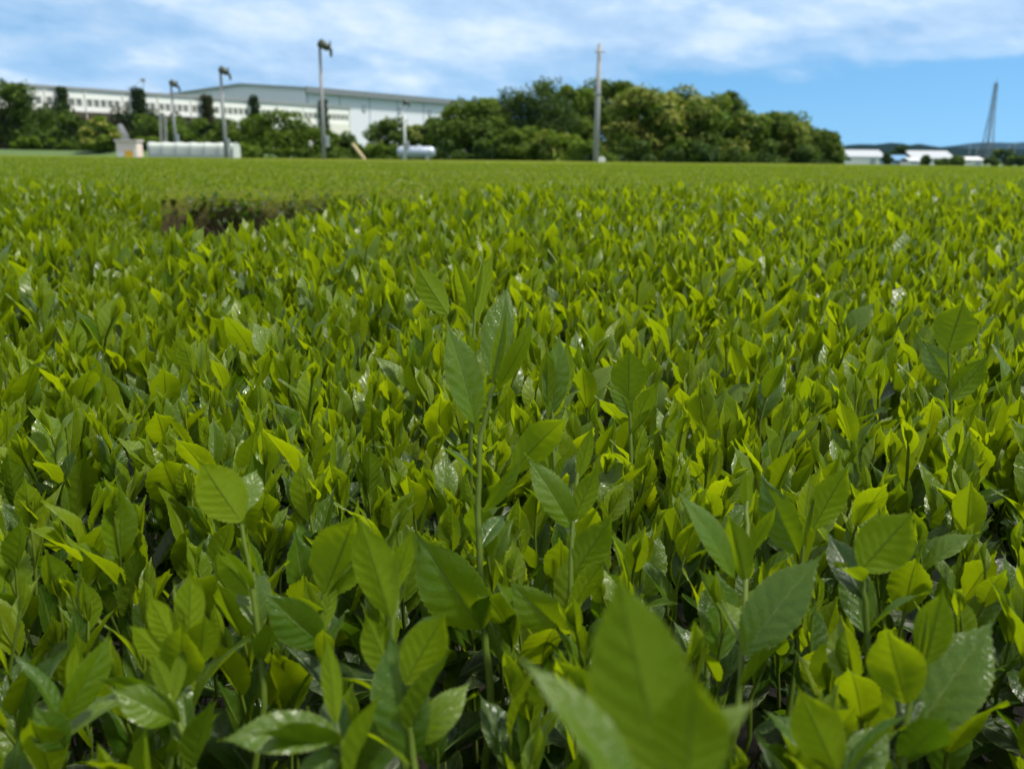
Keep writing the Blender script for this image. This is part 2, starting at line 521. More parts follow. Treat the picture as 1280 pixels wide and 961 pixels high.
Y_, M_, O_ = .06, .3, .6
hero('large blurred tea shoot closest to the lens at the bottom edge',
     [(836, 1080, .235), (834, 985, .232), (834, 955, .232)],
     [(836, 985, .236, 766, 700, .240, .44, 'b', dict(age=.5, bend=.25, fold=.3, roll=.15)),
      (858, 985, .215, 868, 838, .212, .66, 'b', dict(age=.22, bend=.35, fold=.2)),
      (800, 1020, .228, 642, 816, .236, .30, 'f', dict(age=.5, bend=.55, roll=.75, fold=.5)),
      (842, 965, .240, 956, 872, .245, .34, 'f', dict(age=.25, bend=.5, roll=-.8))], r0=.0024, r1=.0016)
hero('tallest tea shoot on a long bare stem in the middle of the bed',
     [(614, 890, .56), (604, 760, .57), (597, 640, .578), (600, 540, .583), (618, 482, .585)],
     [(594, 530, .585, 556, 396, .575, .36, 'f', dict(age=.5, bend=.3, roll=.35, bul=.1)),
      (622, 486, .583, 668, 394, .57, .27, 'b', dict(age=.2, bend=-.5, roll=.5)),
      (616, 480, .585, 634, 382, .585, .26, 'f', dict(age=.15, bend=.1, rl=2.0, name='bud')),
      (612, 470, .60, 637, 351, .615, .34, 'f', dict(age=.55, bend=.2, roll=-.3, bul=.1)),
      (640, 592, .59, 712, 520, .57, .42, 'b', dict(age=.35, bend=.9, roll=.3)),
      (603, 785, .56, 516, 655, .535, .46, 'f', dict(age=.72, bend=.75, roll=-.2, bul=.08)),
      (604, 640, .57, 655, 566, .56, .25, 'f', dict(age=.3, bend=.4, roll=.6))], r0=.0026, r1=.0015)
hero('tall tea shoot just behind the tallest one with a pointed dark leaf at left',
     [(588, 560, .78), (592, 470, .78), (592, 385, .78)],
     [(560, 393, .77, 517, 326, .76, .46, 'b', dict(age=.4, bend=.4, roll=.25)),
      (590, 400, .78, 566, 320, .77, .30, 'b', dict(age=.2, bend=.2, roll=-.5)),
      (594, 385, .78, 604, 318, .78, .2, 'f', dict(age=.05, rl=2.2, name='bud')),
      (598, 400, .79, 620, 308, .80, .22, 'b', dict(age=.1, bend=.3, roll=.7))])
hero('tea shoot carrying one broad pale oval leaf turned away on a bent stem',
     [(330, 880, .49), (320, 760, .495), (302, 655, .50)],
     [(302, 652, .50, 247, 571, .49, .62, 'b', dict(age=.05, bend=.35, roll=.1, fold=.2)),
      (302, 640, .51, 322, 585, .53, .5, 'f', dict(age=.4, bend=.5)),
      (318, 745, .50, 268, 690, .49, .45, 'b', dict(age=.35, bend=.7))])
hero('tea shoot topped by a round olive leaf seen from behind, right of centre',
     [(1085, 830, .49), (1080, 730, .49), (1076, 712, .49)],
     [(1076, 713, .49, 1145, 636, .48, .66, 'b', dict(age=.18, bend=.25, roll=.1, fold=.18)),
      (1078, 735, .50, 1040, 700, .50, .45, 'b', dict(age=.3, bend=.8)),
      (1080, 790, .50, 1062, 690, .52, .45, 'f', dict(age=.7, bend=.5))])
hero('tea shoot with a glossy puckered leaf arching left and a pale oval leaf at right',
     [(996, 820, .59), (997, 740, .60), (1004, 680, .60)],
     [(997, 692, .60, 949, 587, .595, .40, 'f', dict(age=.62, bend=.55, roll=-.15, bul=.11)),
      (1016, 662, .60, 1063, 578, .59, .46, 'b', dict(age=.08, bend=.2, roll=.2)),
      (1004, 680, .60, 1020, 610, .605, .2, 'f', dict(age=.08, rl=2.2, name='bud'))])
hero('tea shoot with a big dark leaf slanting up to the right beside slim stems',
     [(922, 900, .47), (926, 840, .475), (934, 700, .51), (934, 625, .53)],
     [(928, 818, .475, 1032, 689, .47, .43, 'f', dict(age=.66, bend=.45, roll=-.3, bul=.08)),
      (918, 722, .50, 843, 610, .49, .30, 'f', dict(age=.45, bend=.35, roll=.7)),
      (934, 640, .53, 932, 585, .53, .3, 'b', dict(age=.05, bend=.15)),
      (940, 690, .52, 972, 630, .51, .28, 'b', dict(age=.12, bend=.3, roll=.4))])
hero('tea shoot with a large serrated leaf behind two pale pointed ones, lower right',
     [(1128, 1000, .41), (1133, 885, .415), (1150, 830, .42)],
     [(1138, 925, .42, 1247, 768, .425, .46, 'f', dict(age=.55, bend=.25, roll=-.1, bul=.07)),
      (1132, 880, .41, 1106, 780, .40, .60, 'b', dict(age=.1, bend=.25, roll=-.15, fold=.25)),
      (1156, 832, .42, 1180, 732, .415, .46, 'b', dict(age=.12, bend=.15)),
      (1150, 832, .42, 1160, 760, .42, .2, 'f', dict(age=.05, rl=2.2, name='bud'))])
hero('upright pale spear leaf shoot at the bottom edge, right of the blurred shoot',
     [(1052, 1040, .37), (1046, 965, .375), (1046, 960, .375)],
     [(1046, 965, .375, 996, 856, .37, .52, 'b', dict(age=.08, bend=.15, fold=.3)),
      (1055, 985, .38, 1110, 900, .39, .5, 'f', dict(age=.6, bend=.6))])
hero('tea shoot of two erect yellowish leaves left of the tallest stem',
     [(506, 960, .43), (492, 850, .44), (490, 760, .445), (494, 735, .445)],
     [(488, 772, .44, 445, 638, .435, .40, 'b', dict(age=.12, bend=.15, roll=-.2)),
      (492, 740, .445, 516, 660, .44, .34, 'b', dict(age=.06, bend=.1, roll=.3)),
      (492, 735, .445, 494, 665, .45, .22, 'f', dict(age=.05, rl=2.2, name='bud')),
      (492, 850, .44, 455, 765, .44, .5, 'b', dict(age=.25, bend=.6))])
hero('tea shoot with a dark drooping leaf and a bright folded leaf above it, bottom centre-left',
     [(522, 1000, .40), (512, 900, .405), (506, 850, .405)],
     [(506, 855, .40, 559, 763, .395, .52, 'b', dict(age=.12, bend=.45, roll=.15)),
      (514, 948, .405, 487, 783, .41, .46, 'f', dict(age=.72, bend=.4, roll=-.1)),
      (517, 930, .41, 590, 850, .42, .4, 'f', dict(age=.45, bend=1.0))])
hero('tea shoot stretching one broad leaf flat to the left at the bottom edge',
     [(446, 1010, .37), (428, 935, .375), (424, 918, .375)],
     [(424, 917, .375, 270, 926, .36, .40, 'f', dict(age=.25, bend=.5, roll=.35, fold=.5)),
      (420, 905, .38, 408, 790, .385, .24, 'b', dict(age=.06, bend=.2)),
      (430, 930, .38, 360, 990, .37, .45, 'f', dict(age=.6, bend=.5))])
hero('tea shoot with a short shiny bronze-green leaf pointing left, lower left',
     [(252, 1000, .41), (228, 915, .415), (210, 865, .42)],
     [(216, 900, .415, 133, 858, .40, .50, 'f', dict(age=.2, bend=.7, roll=.1)),
      (212, 868, .42, 188, 812, .42, .36, 'b', dict(age=.08, bend=.2)),
      (214, 880, .42, 232, 800, .43, .25, 'b', dict(age=.1, bend=.2))])
hero('tea shoot with a round-shouldered dark green leaf facing up beside pale buds, left of centre',
     [(410, 900, .49), (404, 815, .495), (402, 790, .495)],
     [(404, 806, .495, 327, 736, .48, .52, 'f', dict(age=.6, bend=.5, roll=-.2)),
      (402, 790, .50, 420, 720, .51, .3, 'b', dict(age=.2))])
hero('tea shoot with a wide cupped olive leaf facing away above a straight stem',
     [(408, 860, .51), (406, 760, .515), (404, 742, .515)],
     [(404, 745, .515, 444, 640, .50, .64, 'b', dict(age=.2, bend=.45, roll=-.2, fold=.3)),
      (405, 800, .515, 380, 720, .52, .3, 'b', dict(age=.15))])
hero('tea shoot with a half folded leaf reaching left in the middle of the bed',
     [(716, 900, .53), (712, 800, .54), (716, 640, .56), (722, 590, .57)],
     [(708, 792, .54, 632, 719, .525, .46, 'f', dict(age=.55, bend=.65, roll=-.3)),
      (722, 600, .57, 742, 528, .565, .26, 'b', dict(age=.08, bend=.2)),
      (716, 660, .56, 655, 565, .55, .36, 'f', dict(age=.55, bend=.5, roll=.2, bul=.09)),
      (718, 650, .56, 748, 580, .555, .4, 'b', dict(age=.2, bend=.3)),
      (716, 720, .55, 768, 640, .54, .45, 'b', dict(age=.3, bend=.2))])
hero('tea shoot with a broad olive paddle leaf standing high at the right border',
     [(1190, 620, .86), (1188, 500, .87), (1186, 440, .87)],
     [(1184, 440, .87, 1206, 372, .86, .74, 'b', dict(age=.25, bend=.2, fold=.2)),
      (1188, 480, .88, 1150, 420, .89, .45, 'f', dict(age=.65)),
      (1190, 500, .87, 1240, 440, .86, .4, 'b', dict(age=.3, bend=.5))])
hero('tea shoot of four narrow leaves fanning upward, left of the flat leaf',
     [(205, 1000, .43), (222, 880, .435), (235, 800, .44)],
     [(220, 812, .44, 184, 738, .435, .40, 'b', dict(age=.08, bend=.15)),
      (236, 800, .44, 238, 708, .44, .42, 'b', dict(age=.08, bend=.15)),
      (250, 832, .44, 256, 766, .43, .56, 'b', dict(age=.2, bend=.2)),
      (214, 830, .44, 160, 780, .43, .4, 'b', dict(age=.1, bend=.6)),
      (232, 800, .44, 216, 720, .45, .2, 'f', dict(age=.05, rl=2.2, name='bud'))])
hero('tea shoot with long dark arched leaves in the lower left corner',
     [(60, 1010, .42), (72, 915, .425), (86, 860, .43)],
     [(76, 905, .425, 140, 782, .43, .36, 'f', dict(age=.65, bend=.4, roll=.5)),
      (80, 935, .42, 40, 880, .41, .6, 'f', dict(age=.75, bend=.5)),
      (86, 860, .43, 96, 800, .43, .25, 'b', dict(age=.1))])
hero('tea shoot holding a big round olive leaf upright, right of the tallest one',
     [(790, 640, .80), (788, 520, .81), (786, 500, .81)],
     [(786, 500, .80, 786, 432, .79, .66, 'b', dict(age=.25, bend=.1, fold=.2)),
      (788, 520, .81, 762, 462, .81, .4, 'f', dict(age=.6)),
      (788, 540, .81, 820, 475, .80, .35, 'b', dict(age=.12))])
hero('tea shoot with two pale puckered leaves standing close together, right of the tallest one',
     [(700, 700, .72), (692, 580, .73), (690, 510, .735)],
     [(688, 520, .735, 700, 412, .73, .33, 'f', dict(age=.45, bend=.3, roll=.2, bul=.11)),
      (684, 505, .73, 684, 430, .72, .3, 'b', dict(age=.08, bend=.1)),
      (690, 512, .735, 712, 420, .745, .36, 'b', dict(age=.1, bend=.15, roll=-.2)),
      (694, 600, .73, 660, 540, .72, .45, 'b', dict(age=.3, bend=.8))])
N_HERO = len(hero_info)

# ------------------------------------------------------------------ scatter the other shoots
def jitter_grid(x0, x1, y0, y1, step, r):
    gx, gy = np.meshgrid(np.arange(x0, x1, step), np.arange(y0, y1, step))
    gx = gx.ravel() + r.uniform(-.48, .48, gx.size) * step
    gy = gy.ravel() + r.uniform(-.48, .48, gy.size) * step
    return gx, gy

XS, YS = [], []
for (y0, y1, step) in ((-.35, .95, .043), (.95, 2.2, .047), (2.2, 4.2, .056), (4.2, 8.5, .062)):
    hw = .66 * y1 + .75
    x, y = jitter_grid(-hw, hw, y0, y1, step, rng)
    k = np.abs(x) < .66 * np.maximum(y, 0) + .75
    XS.append(x[k]); YS.append(y[k])
X, Y = np.concatenate(XS), np.concatenate(YS)
k = Y < near_edge(X)
X, Y = X[k], Y[k]
n = len(X)
PI = rng.integers(0, NP, n)
SC = rng.uniform(.78, 1.18, n) * np.interp(Y, [.5, 1.2, 2.2], [.98, 1.32, 1.5])
tall = rng.random(n) < .06
SC[tall] *= 1.12
RZ = rng.uniform(0, 6.28, n)
TX, TY = rng.normal(0, .09, n), rng.normal(0, .09, n)
Hh = np.array([p['H'] for p in protos])[PI] * SC
tipz = tip_h(X, Y) + rng.normal(0, .016, n) + tall * .03
BZ = tipz - Hh - .025 * SC
P0 = np.stack([X, Y, BZ], 1)
tipP = np.stack([X, Y, tipz], 1)
px, py, dep = project(tipP)
qx, qy, _ = project(P0)
# leave the lens free, and keep the described shoots in view
dcam = np.linalg.norm(tipP - CAMN, axis=1)
keep = (dcam > .36) & (np.hypot(X, Y) > .22)
for (x0, x1, y0, y1, d) in hero_boxes:
    if d > .9: continue
    hit = (dep > .05) & (dep < d + .02) & (px > x0 - 12) & (px < x1 + 12) & (py < y1 - 10) & (qy > y0)
    keep &= ~hit
# outside the view near the lens nothing may poke in
near = (dep < .42) & (dep > 0) & (py < 640)
keep &= ~near
X, Y, PI, SC, RZ, TX, TY, BZ = [a[keep] for a in (X, Y, PI, SC, RZ, TX, TY, BZ)]
px, py, dep, tipP = px[keep], py[keep], dep[keep], tipP[keep]
P0 = np.stack([X, Y, BZ], 1)
ROT = rot_many(RZ, TX, TY, SC)
inview = (dep > .1) & (px > -20) & (px < 1300) & (py < 985)
order = np.argsort(np.where(inview, dep, 1e9))
N_IND = 298 - N_HERO
ind = order[:N_IND]
is_ind = np.zeros(len(X), bool); is_ind[ind] = True
print('shoots', len(X), 'individual to depth', dep[ind].max())

# individual shoots: copies of the prototype parts
def copy_shoot(i):
    p = protos[PI[i]]
    root = bpy.data.objects.new('tea_shoot', None)
    root.empty_display_size = .03
    M = np.eye(4); M[:3, :3] = ROT[i]; M[:3, 3] = P0[i]
    root.matrix_world = Matrix(M.tolist())
    COL.objects.link(root)
    st = bpy.data.objects.new('stem', p['stem_mesh']); COL.objects.link(st); st.parent = root
    for j, (k, ai, LM) in enumerate(p['leaves']):
        o = bpy.data.objects.new('bud' if k == 0 else 'leaf', leaf_mesh[k, min(3, ai + (1 if dep[i] < .66 and (j + i) % 2 else 0))])  # near shoots: alternate leaves a darker age, shade painted into their colour
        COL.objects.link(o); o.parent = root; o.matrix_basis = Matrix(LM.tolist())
    return root

roots = {int(i): copy_shoot(int(i)) for i in ind}

# ---- labels: what it carries, and where it stands among the described shoots
names_near = ['blurred shoot at the bottom edge', 'tallest shoot', 'dark shoot behind the tallest', 'broad pale oval leaf',
              'round olive leaf at right', 'glossy puckered leaf', 'big dark slanting leaf', 'large serrated leaf at lower right', 'upright pale spear leaf',
              'two erect yellowish leaves', 'dark drooping leaf', 'flat leaf at the bottom', 'shiny bronze-green leaf', 'round-shouldered dark leaf',
              'wide cupped olive leaf', 'half folded leaf', 'broad paddle leaf', 'fan of four narrow leaves', 'long dark arched leaves',
              'big round upright leaf', 'two pale puckered leaves']
hp = np.array(hero_info, float)
size_word = lambda s: 'small' if s < .95 else ('large' if s > 1.2 else 'medium')
ordw = ['nearest', 'second', 'third', 'fourth', 'fifth', 'sixth', 'seventh', 'eighth', 'ninth', 'tenth', 'eleventh', 'twelfth', 'thirteenth', 'fourteenth',
        'fifteenth', 'sixteenth', 'seventeenth', 'eighteenth', 'nineteenth', 'twentieth', 'twenty-first', 'twenty-second', 'twenty-third', 'twenty-fourth', 'twenty-fifth']
bucket = {}
for i in ind:
    i = int(i)
    dx, dy = px[i] - hp[:, 0], py[i] - hp[:, 1]
    h = int(np.argmin(np.hypot(dx, dy)))
    a = math.atan2(-dy[h], dx[h])
    sec = ['right of', 'upper right of', 'above', 'upper left of', 'left of', 'lower left of', 'below', 'lower right of'][int(round(a / (math.pi / 4))) % 8]
    nl = len(protos[PI[i]]['leaves']) - 1
    bucket.setdefault((h, sec, size_word(SC[i]), nl), []).append((math.hypot(dx[h], dy[h]), i))
nw = {4: 'four', 5: 'five', 6: 'six'}
for (h, sec, sz, nl), lst in bucket.items():
    for q, (d, i) in enumerate(sorted(lst)):
        o = ordw[min(q, len(ordw) - 1)] + ' ' if len(lst) > 1 else ''
        tag(roots[i], f'{o}{sz} {nw[nl]}-leaved tea shoot {sec} the {names_near[h]}', 'tea shoot', 'tea shoots in the foreground')

# ---- all further shoots as one mass
bag, sbag = Bag(), Bag()
rest = np.where(~is_ind)[0]
dist = np.hypot(X, Y)
side = ~inview
for lod, lo, hi in (('B', 0, 2.0), ('C', 2.0, 4.2), ('D', 4.2, 99)):
    for pi in range(NP):
        m = rest[(PI[rest] == pi) & (dist[rest] >= lo) & (dist[rest] < hi)]
        if not len(m): continue
        V, L, A, Q = protos[pi][lod]
        W = np.einsum('nij,vj->nvi', ROT[m], V) + P0[m][:, None, :]
        Ln = np.repeat(L[None], len(m), 0); Ln[:, :, 2] = (Ln[:, :, 2] + rng.random(len(m))[:, None]) % 1
        bag.add(W, Ln, np.repeat(A[None], len(m), 0), Q)
        if lod != 'D':
            V, Q = protos[pi]['s' + lod]
            W = np.einsum('nij,vj->nvi', ROT[m], V) + P0[m][:, None, :]
            sbag.add(W, np.zeros_like(W), np.full(W.shape[:2], .35), Q)
shoots = bag.build('tea_shoots_mass', LEAF)
tag(shoots, 'dense bed of young yellow-green tea shoots behind the front ones', 'tea plants', kind='stuff')
st = sbag.build('stems', STEM, shoots)
tag(st, kind='stuff')

# ------------------------------------------------------------------ older leaves, twigs inside the bush
def scatter_leaves(bag, x, y, z, L, lod, incl=(.6, 1.5), ages=(.75, 1.0), ks=None):
    n = len(x)
    K = rng.integers(2, NSH, n) if ks is None else rng.choice(ks, n)
    az = rng.uniform(0, 6.28, n); th = rng.uniform(*incl, n)
    a = np.stack([np.sin(th) * np.cos(az), np.sin(th) * np.sin(az), np.cos(th)], 1)
    nn = np.stack([-np.cos(th) * np.cos(az), -np.cos(th) * np.sin(az), np.sin(th)], 1)
    nn += rng.normal(0, .25, (n, 3)); nn -= a * (a * nn).sum(1)[:, None]; nn /= np.linalg.norm(nn, axis=1)[:, None]
    xx = np.cross(a, nn)
    B = np.stack([xx, a, nn], 2) * L[:, None, None]
    P = np.stack([x, y, z], 1)
    for k in range(2, NSH):
        m = np.where(K == k)[0]
        if not len(m): continue
        V, lf, Q = shape_lod(k, lod)
        W = np.einsum('nij,vj->nvi', B[m], V) + P[m][:, None, :]
        Ln = np.repeat(lf[None], len(m), 0); Ln[:, :, 2] = rng.random(len(m))[:, None]
        bag.add(W, Ln, np.repeat(rng.uniform(*ages, len(m))[:, None], len(V), 1), Q)

old = Bag()
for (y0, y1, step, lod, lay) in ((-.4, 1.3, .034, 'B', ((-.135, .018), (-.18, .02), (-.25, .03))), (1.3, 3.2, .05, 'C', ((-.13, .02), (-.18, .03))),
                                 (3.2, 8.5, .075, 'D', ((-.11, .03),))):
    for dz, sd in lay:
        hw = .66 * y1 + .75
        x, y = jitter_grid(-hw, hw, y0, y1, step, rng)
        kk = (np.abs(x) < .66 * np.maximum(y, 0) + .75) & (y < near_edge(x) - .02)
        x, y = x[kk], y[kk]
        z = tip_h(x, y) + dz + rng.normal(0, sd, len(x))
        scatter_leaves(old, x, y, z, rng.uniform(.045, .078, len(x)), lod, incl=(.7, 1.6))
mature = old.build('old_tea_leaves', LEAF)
tag(mature, 'dark glossy older tea leaves in the shade under the young shoots', 'tea leaves', kind='stuff')

TWIG = plain('twig_bark', (.085, .065, .042), .8, var=.4, scale=60)
def sticks(name, P, Qp, r, mat, parent=None):
    n = len(P); d = Qp - P; d /= np.linalg.norm(d, axis=1)[:, None]
    a = np.cross(d, [.3, .8, .5]); a /= np.linalg.norm(a, axis=1)[:, None]; b = np.cross(d, a)
    ring = []
    for e, rr in ((P, r), (Qp, r * .6)):
        for k in range(4):
            t = math.pi / 2 * k
            ring.append(e + (a * math.cos(t) + b * math.sin(t)) * rr[:, None])
    V = np.stack(ring, 1)
    q = np.array([(k, (k + 1) % 4, 4 + (k + 1) % 4, 4 + k) for k in range(4)])
    Q = (q[None] + (np.arange(n) * 8)[:, None, None]).reshape(-1, 4)
    return link(name, np_mesh(name, V.reshape(-1, 3), Q, mat), parent)

x, y = jitter_grid(-3.2, 3.2, -.3, 4, .06, rng)
kk = (np.abs(x) < .66 * np.maximum(y, 0) + .6); x, y = x[kk], y[kk]
P = np.stack([x, y, np.full_like(x, .0)], 1); P[:, 2] = rng.uniform(.2, .5, len(x))
Qp = P + np.stack([rng.normal(0, .07, len(x)), rng.normal(0, .07, len(x)), rng.uniform(.1, .25, len(x))], 1)
Qp[:, 2] = np.minimum(Qp[:, 2], .69)
tw = sticks('tea_twigs', P, Qp, rng.uniform(.0015, .0035, len(x)), TWIG)
tag(tw, 'thin grey-brown twigs deep inside the tea bushes', 'twigs', kind='stuff')

# ================================================================== clipped field beyond
def far_start(x):
    return near_edge(x) + .16 + 2.05 * np.exp(-np.abs((x + 1.08) / .66) ** 2.4) + .08 * np.sin(x * 7 + 1) + .5 * np.exp(-((x + .1) / .5) ** 2)
FIELD_END = 61.0
def far_h(x, y):
    ridge = np.abs(np.sin((y - .22 * x) * math.pi / 1.9))
    e = np.clip((y - far_start(x)) / .35, 0, 1)
    return .82 - .02 * (1 - e) ** 2 + .03 * vnoise(x, y, 14, 5.5) * (1 - e) + .028 * (1 - (1 - ridge) ** 3) + .016 * vnoise(x, y, 8, 1.1) + .02 * vnoise(x, y, 9, .25)

def field_top_mat():
    t = NT('clipped_tea')
    pos = t.n('ShaderNodeTexCoord').outputs['Object']
    a = t.noise(26, 6, pos, .7); b = t.noise(.55, 4, pos); c = t.noise(7, 3, pos)
    side = t.n('ShaderNodeAttribute', attribute_name='age').outputs['Fac']
    g = t.ramp(a, [(.3, (.105, .135, .006)), (.5, (.145, .180, .008)), (.72, (.185, .215, .010))])
    g = t.mix(t.math('MULTIPLY', b, .55), g, (.135, .18, .010))
    g = t.mix(t.math('MULTIPLY', t.math('SUBTRACT', c, .45, clamp=True), 1.2), g, (.075, .12, .010))
    br = t.ramp(a, [(.3, (.07, .052, .032)), (.7, (.19, .14, .085))])
    col = t.mix(side, g, br)
    p = t.n('ShaderNodeBsdfPrincipled'); p.inputs['Roughness'].default_value = .85; p.inputs['Specular IOR Level'].default_value = .1
    t.l(col, p.inputs['Base Color'])
    bp = t.n('ShaderNodeBump'); bp.inputs['Strength'].default_value = .9; bp.inputs['Distance'].default_value = .06
    t.l(a, bp.inputs['Height']); t.l(bp.outputs[0], p.inputs['Normal'])
    tr = t.n('ShaderNodeBsdfTranslucent'); t.l(t.mix(1.0, col, (1.8, 1.9, .8), 'MULTIPLY'), tr.inputs['Color'])
    mx = t.n('ShaderNodeMixShader'); mx.inputs[0].default_value = .15
    t.l(p.outputs[0], mx.inputs[1]); t.l(tr.outputs[0], mx.inputs[2]); t.l(mx.outputs[0], t.out.inputs[0])
    return t.m
tt = np.concatenate([[0, 0, 0, 0], np.geomspace(.0025, 1.0025, 260) - .0025, [1., 1.]])
zz = np.concatenate([[.05, .3, .5, .68], np.full(260, -1), [.5, .02]])
oy = np.concatenate([[.12, .10, .05, .02], np.zeros(260), [.05, .08]])
u = np.linspace(-1, 1, 300)
T, U = np.meshgrid(tt, u, indexing='ij')
yy0 = 5 + T * 56
xx = U * (.72 * yy0 + 5)
fs = far_start(xx)
yy = fs + T * (FIELD_END - fs) + oy[:, None]
Z = np.where(zz[:, None] < 0, far_h(xx, yy), zz[:, None])
Vv = np.stack([xx, yy, Z], -1).reshape(-1, 3)
ag = np.repeat(np.clip(np.concatenate([[1, 1, 1, .75, .2], np.zeros(259), [.5, 1]]), 0, 1)[:, None], 300, 1)
field = link('tea_field', np_mesh('tea_field', Vv, grid_quads(len(tt), 300), field_top_mat(), {'age': ('FLOAT', ag.ravel())}))
tag(field, 'smooth clipped tea hedges filling the field beyond the leafy bed', 'tea plants', kind='stuff')

fb = Bag()
for (d0, d1, step, sc0, sc1) in ((0, 4, .085, .45, .75), (4, 12, .13, .5, .8), (12, 28, .22, .6, 1.0)):
    x, s_ = jitter_grid(-.72 * (d1 + 8) - 3, .72 * (d1 + 8) + 3, d0, d1, step, rng)
    y = far_start(x) + .03 + s_
    kk = np.abs(x) < .66 * y + 1.5
    x, y = x[kk], y[kk]
    m_ = len(x); pid = rng.integers(0, NP, m_); sc = rng.uniform(sc0, sc1, m_)
    rm = rot_many(rng.uniform(0, 6.28, m_), rng.normal(0, .3, m_), rng.normal(0, .3, m_), sc)
    hh = np.array([p['H'] for p in protos])[pid] * sc
    z = far_h(x, y) - hh * .62 + rng.normal(0, .006, m_)
    for pi in range(NP):
        q = np.where(pid == pi)[0]
        if not len(q): continue
        V, L, A, Q = protos[pi]['D']
        W = np.einsum('nij,vj->nvi', rm[q], V) + np.stack([x, y, z], 1)[q][:, None, :]
        Ln = np.repeat(L[None], len(q), 0); Ln[:, :, 2] = (Ln[:, :, 2] + rng.random(len(q))[:, None]) % 1
        fb.add(W, Ln, np.repeat(np.clip(A[None] * .8 + .05, 0, 1), len(q), 0), Q)
# leaves and bare twigs on the open side of the clipped hedge
x = rng.uniform(-3, .6, 1500); y = far_start(x) + rng.uniform(-.14, .12, 1500); z = .81 - np.abs(rng.normal(0, .10, 1500))
scatter_leaves(fb, x, y, z, rng.uniform(.03, .06, 1500), 'D', incl=(.4, 1.6), ages=(.6, 1.0))
ft = fb.build('clipped_leaves', LEAF, field); tag(ft, kind='stuff')
x = rng.uniform(-3, .6, 1500); y = far_start(x) + rng.uniform(-.10, .12, 1500)
P = np.stack([x, y, rng.uniform(.1, .6, 1500)], 1); Qp = P + np.stack([rng.normal(0, .1, 1500), rng.normal(0, .08, 1500), rng.uniform(.08, .22, 1500)], 1)
Qp[:, 2] = np.minimum(Qp[:, 2], .76)
fw = sticks('twigs', P, Qp, rng.uniform(.002, .005, 1500), TWIG, field); tag(fw, kind='stuff')

# ================================================================== ground, road, hills
def bank(x, y):
    """grassy bank rising behind the field on the left"""
    return 1.25 * np.clip((-x - 14) / 16, 0, 1) * np.clip((y - 68) / 9, 0, 1) * np.clip((140 - y) / 20, 0, 1)
def ground_mat():
    t = NT('ground')
    pos = t.n('ShaderNodeTexCoord').outputs['Object']
    far = t.n('ShaderNodeAttribute', attribute_name='age').outputs['Fac']
    a = t.noise(2.2, 8, pos, .7); b = t.noise(.03, 4, pos); c = t.noise(40, 4, pos)
    soil = t.ramp(c, [(.3, (.02, .014, .009)), (.7, (.06, .043, .028))])
    gr = t.ramp(a, [(.3, (.03, .06, .012)), (.55, (.06, .11, .018)), (.8, (.11, .14, .03))])
    gr = t.mix(t.math('MULTIPLY', b, .6), gr, (.075, .14, .035))
    col = t.mix(far, soil, gr)
    p = t.n('ShaderNodeBsdfPrincipled'); p.inputs['Roughness'].default_value = .9
    t.l(col, p.inputs['Base Color'])
    bp = t.n('ShaderNodeBump'); bp.inputs['Strength'].default_value = .6; bp.inputs['Distance'].default_value = .1
    t.l(a, bp.inputs['Height']); t.l(bp.outputs[0], p.inputs['Normal'])
    t.l(p.outputs[0], t.out.inputs[0]); return t.m
gy = np.concatenate([[-6000, -600, -60, -10], np.linspace(-4, 62, 34), np.linspace(64, 150, 60), np.geomspace(160, 6200, 30)])
gx = np.concatenate([-np.geomspace(6200, 150, 16), np.linspace(-140, 140, 90), np.geomspace(150, 6200, 16)])
GX, GY = np.meshgrid(gx, gy); GZ = bank(GX, GY) + np.where((GY > 66) & (GY < 400), .05 * vnoise(GX, GY, 21, .6), 0)
V = np.stack([GX, GY, GZ], -1).reshape(-1, 3)
ga = np.clip((GY - 58) / 6, 0, 1).ravel()
g = link('ground', np_mesh('ground', V, grid_quads(len(gy), len(gx)), ground_mat(), {'age': ('FLOAT', ga)}))
tag(g, kind='structure')

# pale farm road along the bank
rb = MB()
xs = np.linspace(-95, -31, 40)
v, f = [], []
for i, x in enumerate(xs):
    for yv in (80.4, 83.4):
        v.append((x, yv, float(bank(np.array(x), np.array(yv))) + .09))
for i in range(len(xs) - 1): f.append((2 * i, 2 * i + 2, 2 * i + 3, 2 * i + 1))
rb.add(v, f)
tag(rb.build('road', plain('road_concrete', (.30, .30, .29), .9, var=.15)), kind='structure')

def hill_mesh(name, Y, x0, x1, prof, col, depth):
    n = 160
    xs = np.linspace(x0, x1, n); rows = []
    for k, (dy, hf) in enumerate(((-depth, 0), (-depth * .75, .35), (-depth * .45, .7), (-depth * .2, .92), (0, 1), (depth, 0))):
        h = prof(xs) * hf * (1 + .06 * np.sin(xs / 37. + k * 1.7) * (hf > 0) * (hf < 1))
        rows.append(np.stack([xs, np.full(n, Y + dy), h - .5 * (hf == 0)], 1))
    V = np.concatenate(rows)
    o = link(name, np_mesh(name, V, grid_quads(6, n), plain(name + '_forest', col, 1.0, var=.55, scale=.035, bump=1.0, spec=.0)))
    tag(o, kind='structure'); return o
def prof_near(x):
    u_ = (x - 1100) / 500
    tex = 2.2 * np.abs(np.sin(x / 23.)) + 1.6 * np.sin(x / 11. + 1) + 1.2 * np.sin(x / 5.3)
    return 29 + 9 * np.exp(-((x - 870) / 110) ** 2) + 2.5 * np.sin(x / 90.) + tex + 3 * np.exp(-((x - 1400) / 150) ** 2)
hill_mesh('hills', 2050, 60, 2600, prof_near, (.006, .016, .014), 320)
def prof_far(x): return 60 + 85 * np.exp(-((x - 2950) / 520) ** 2) + 12 * np.sin(x / 160.) + 5 * np.sin(x / 61.)
hill_mesh('mountains', 4700, 1900, 4600, prof_far, (.012, .03, .04), 700)

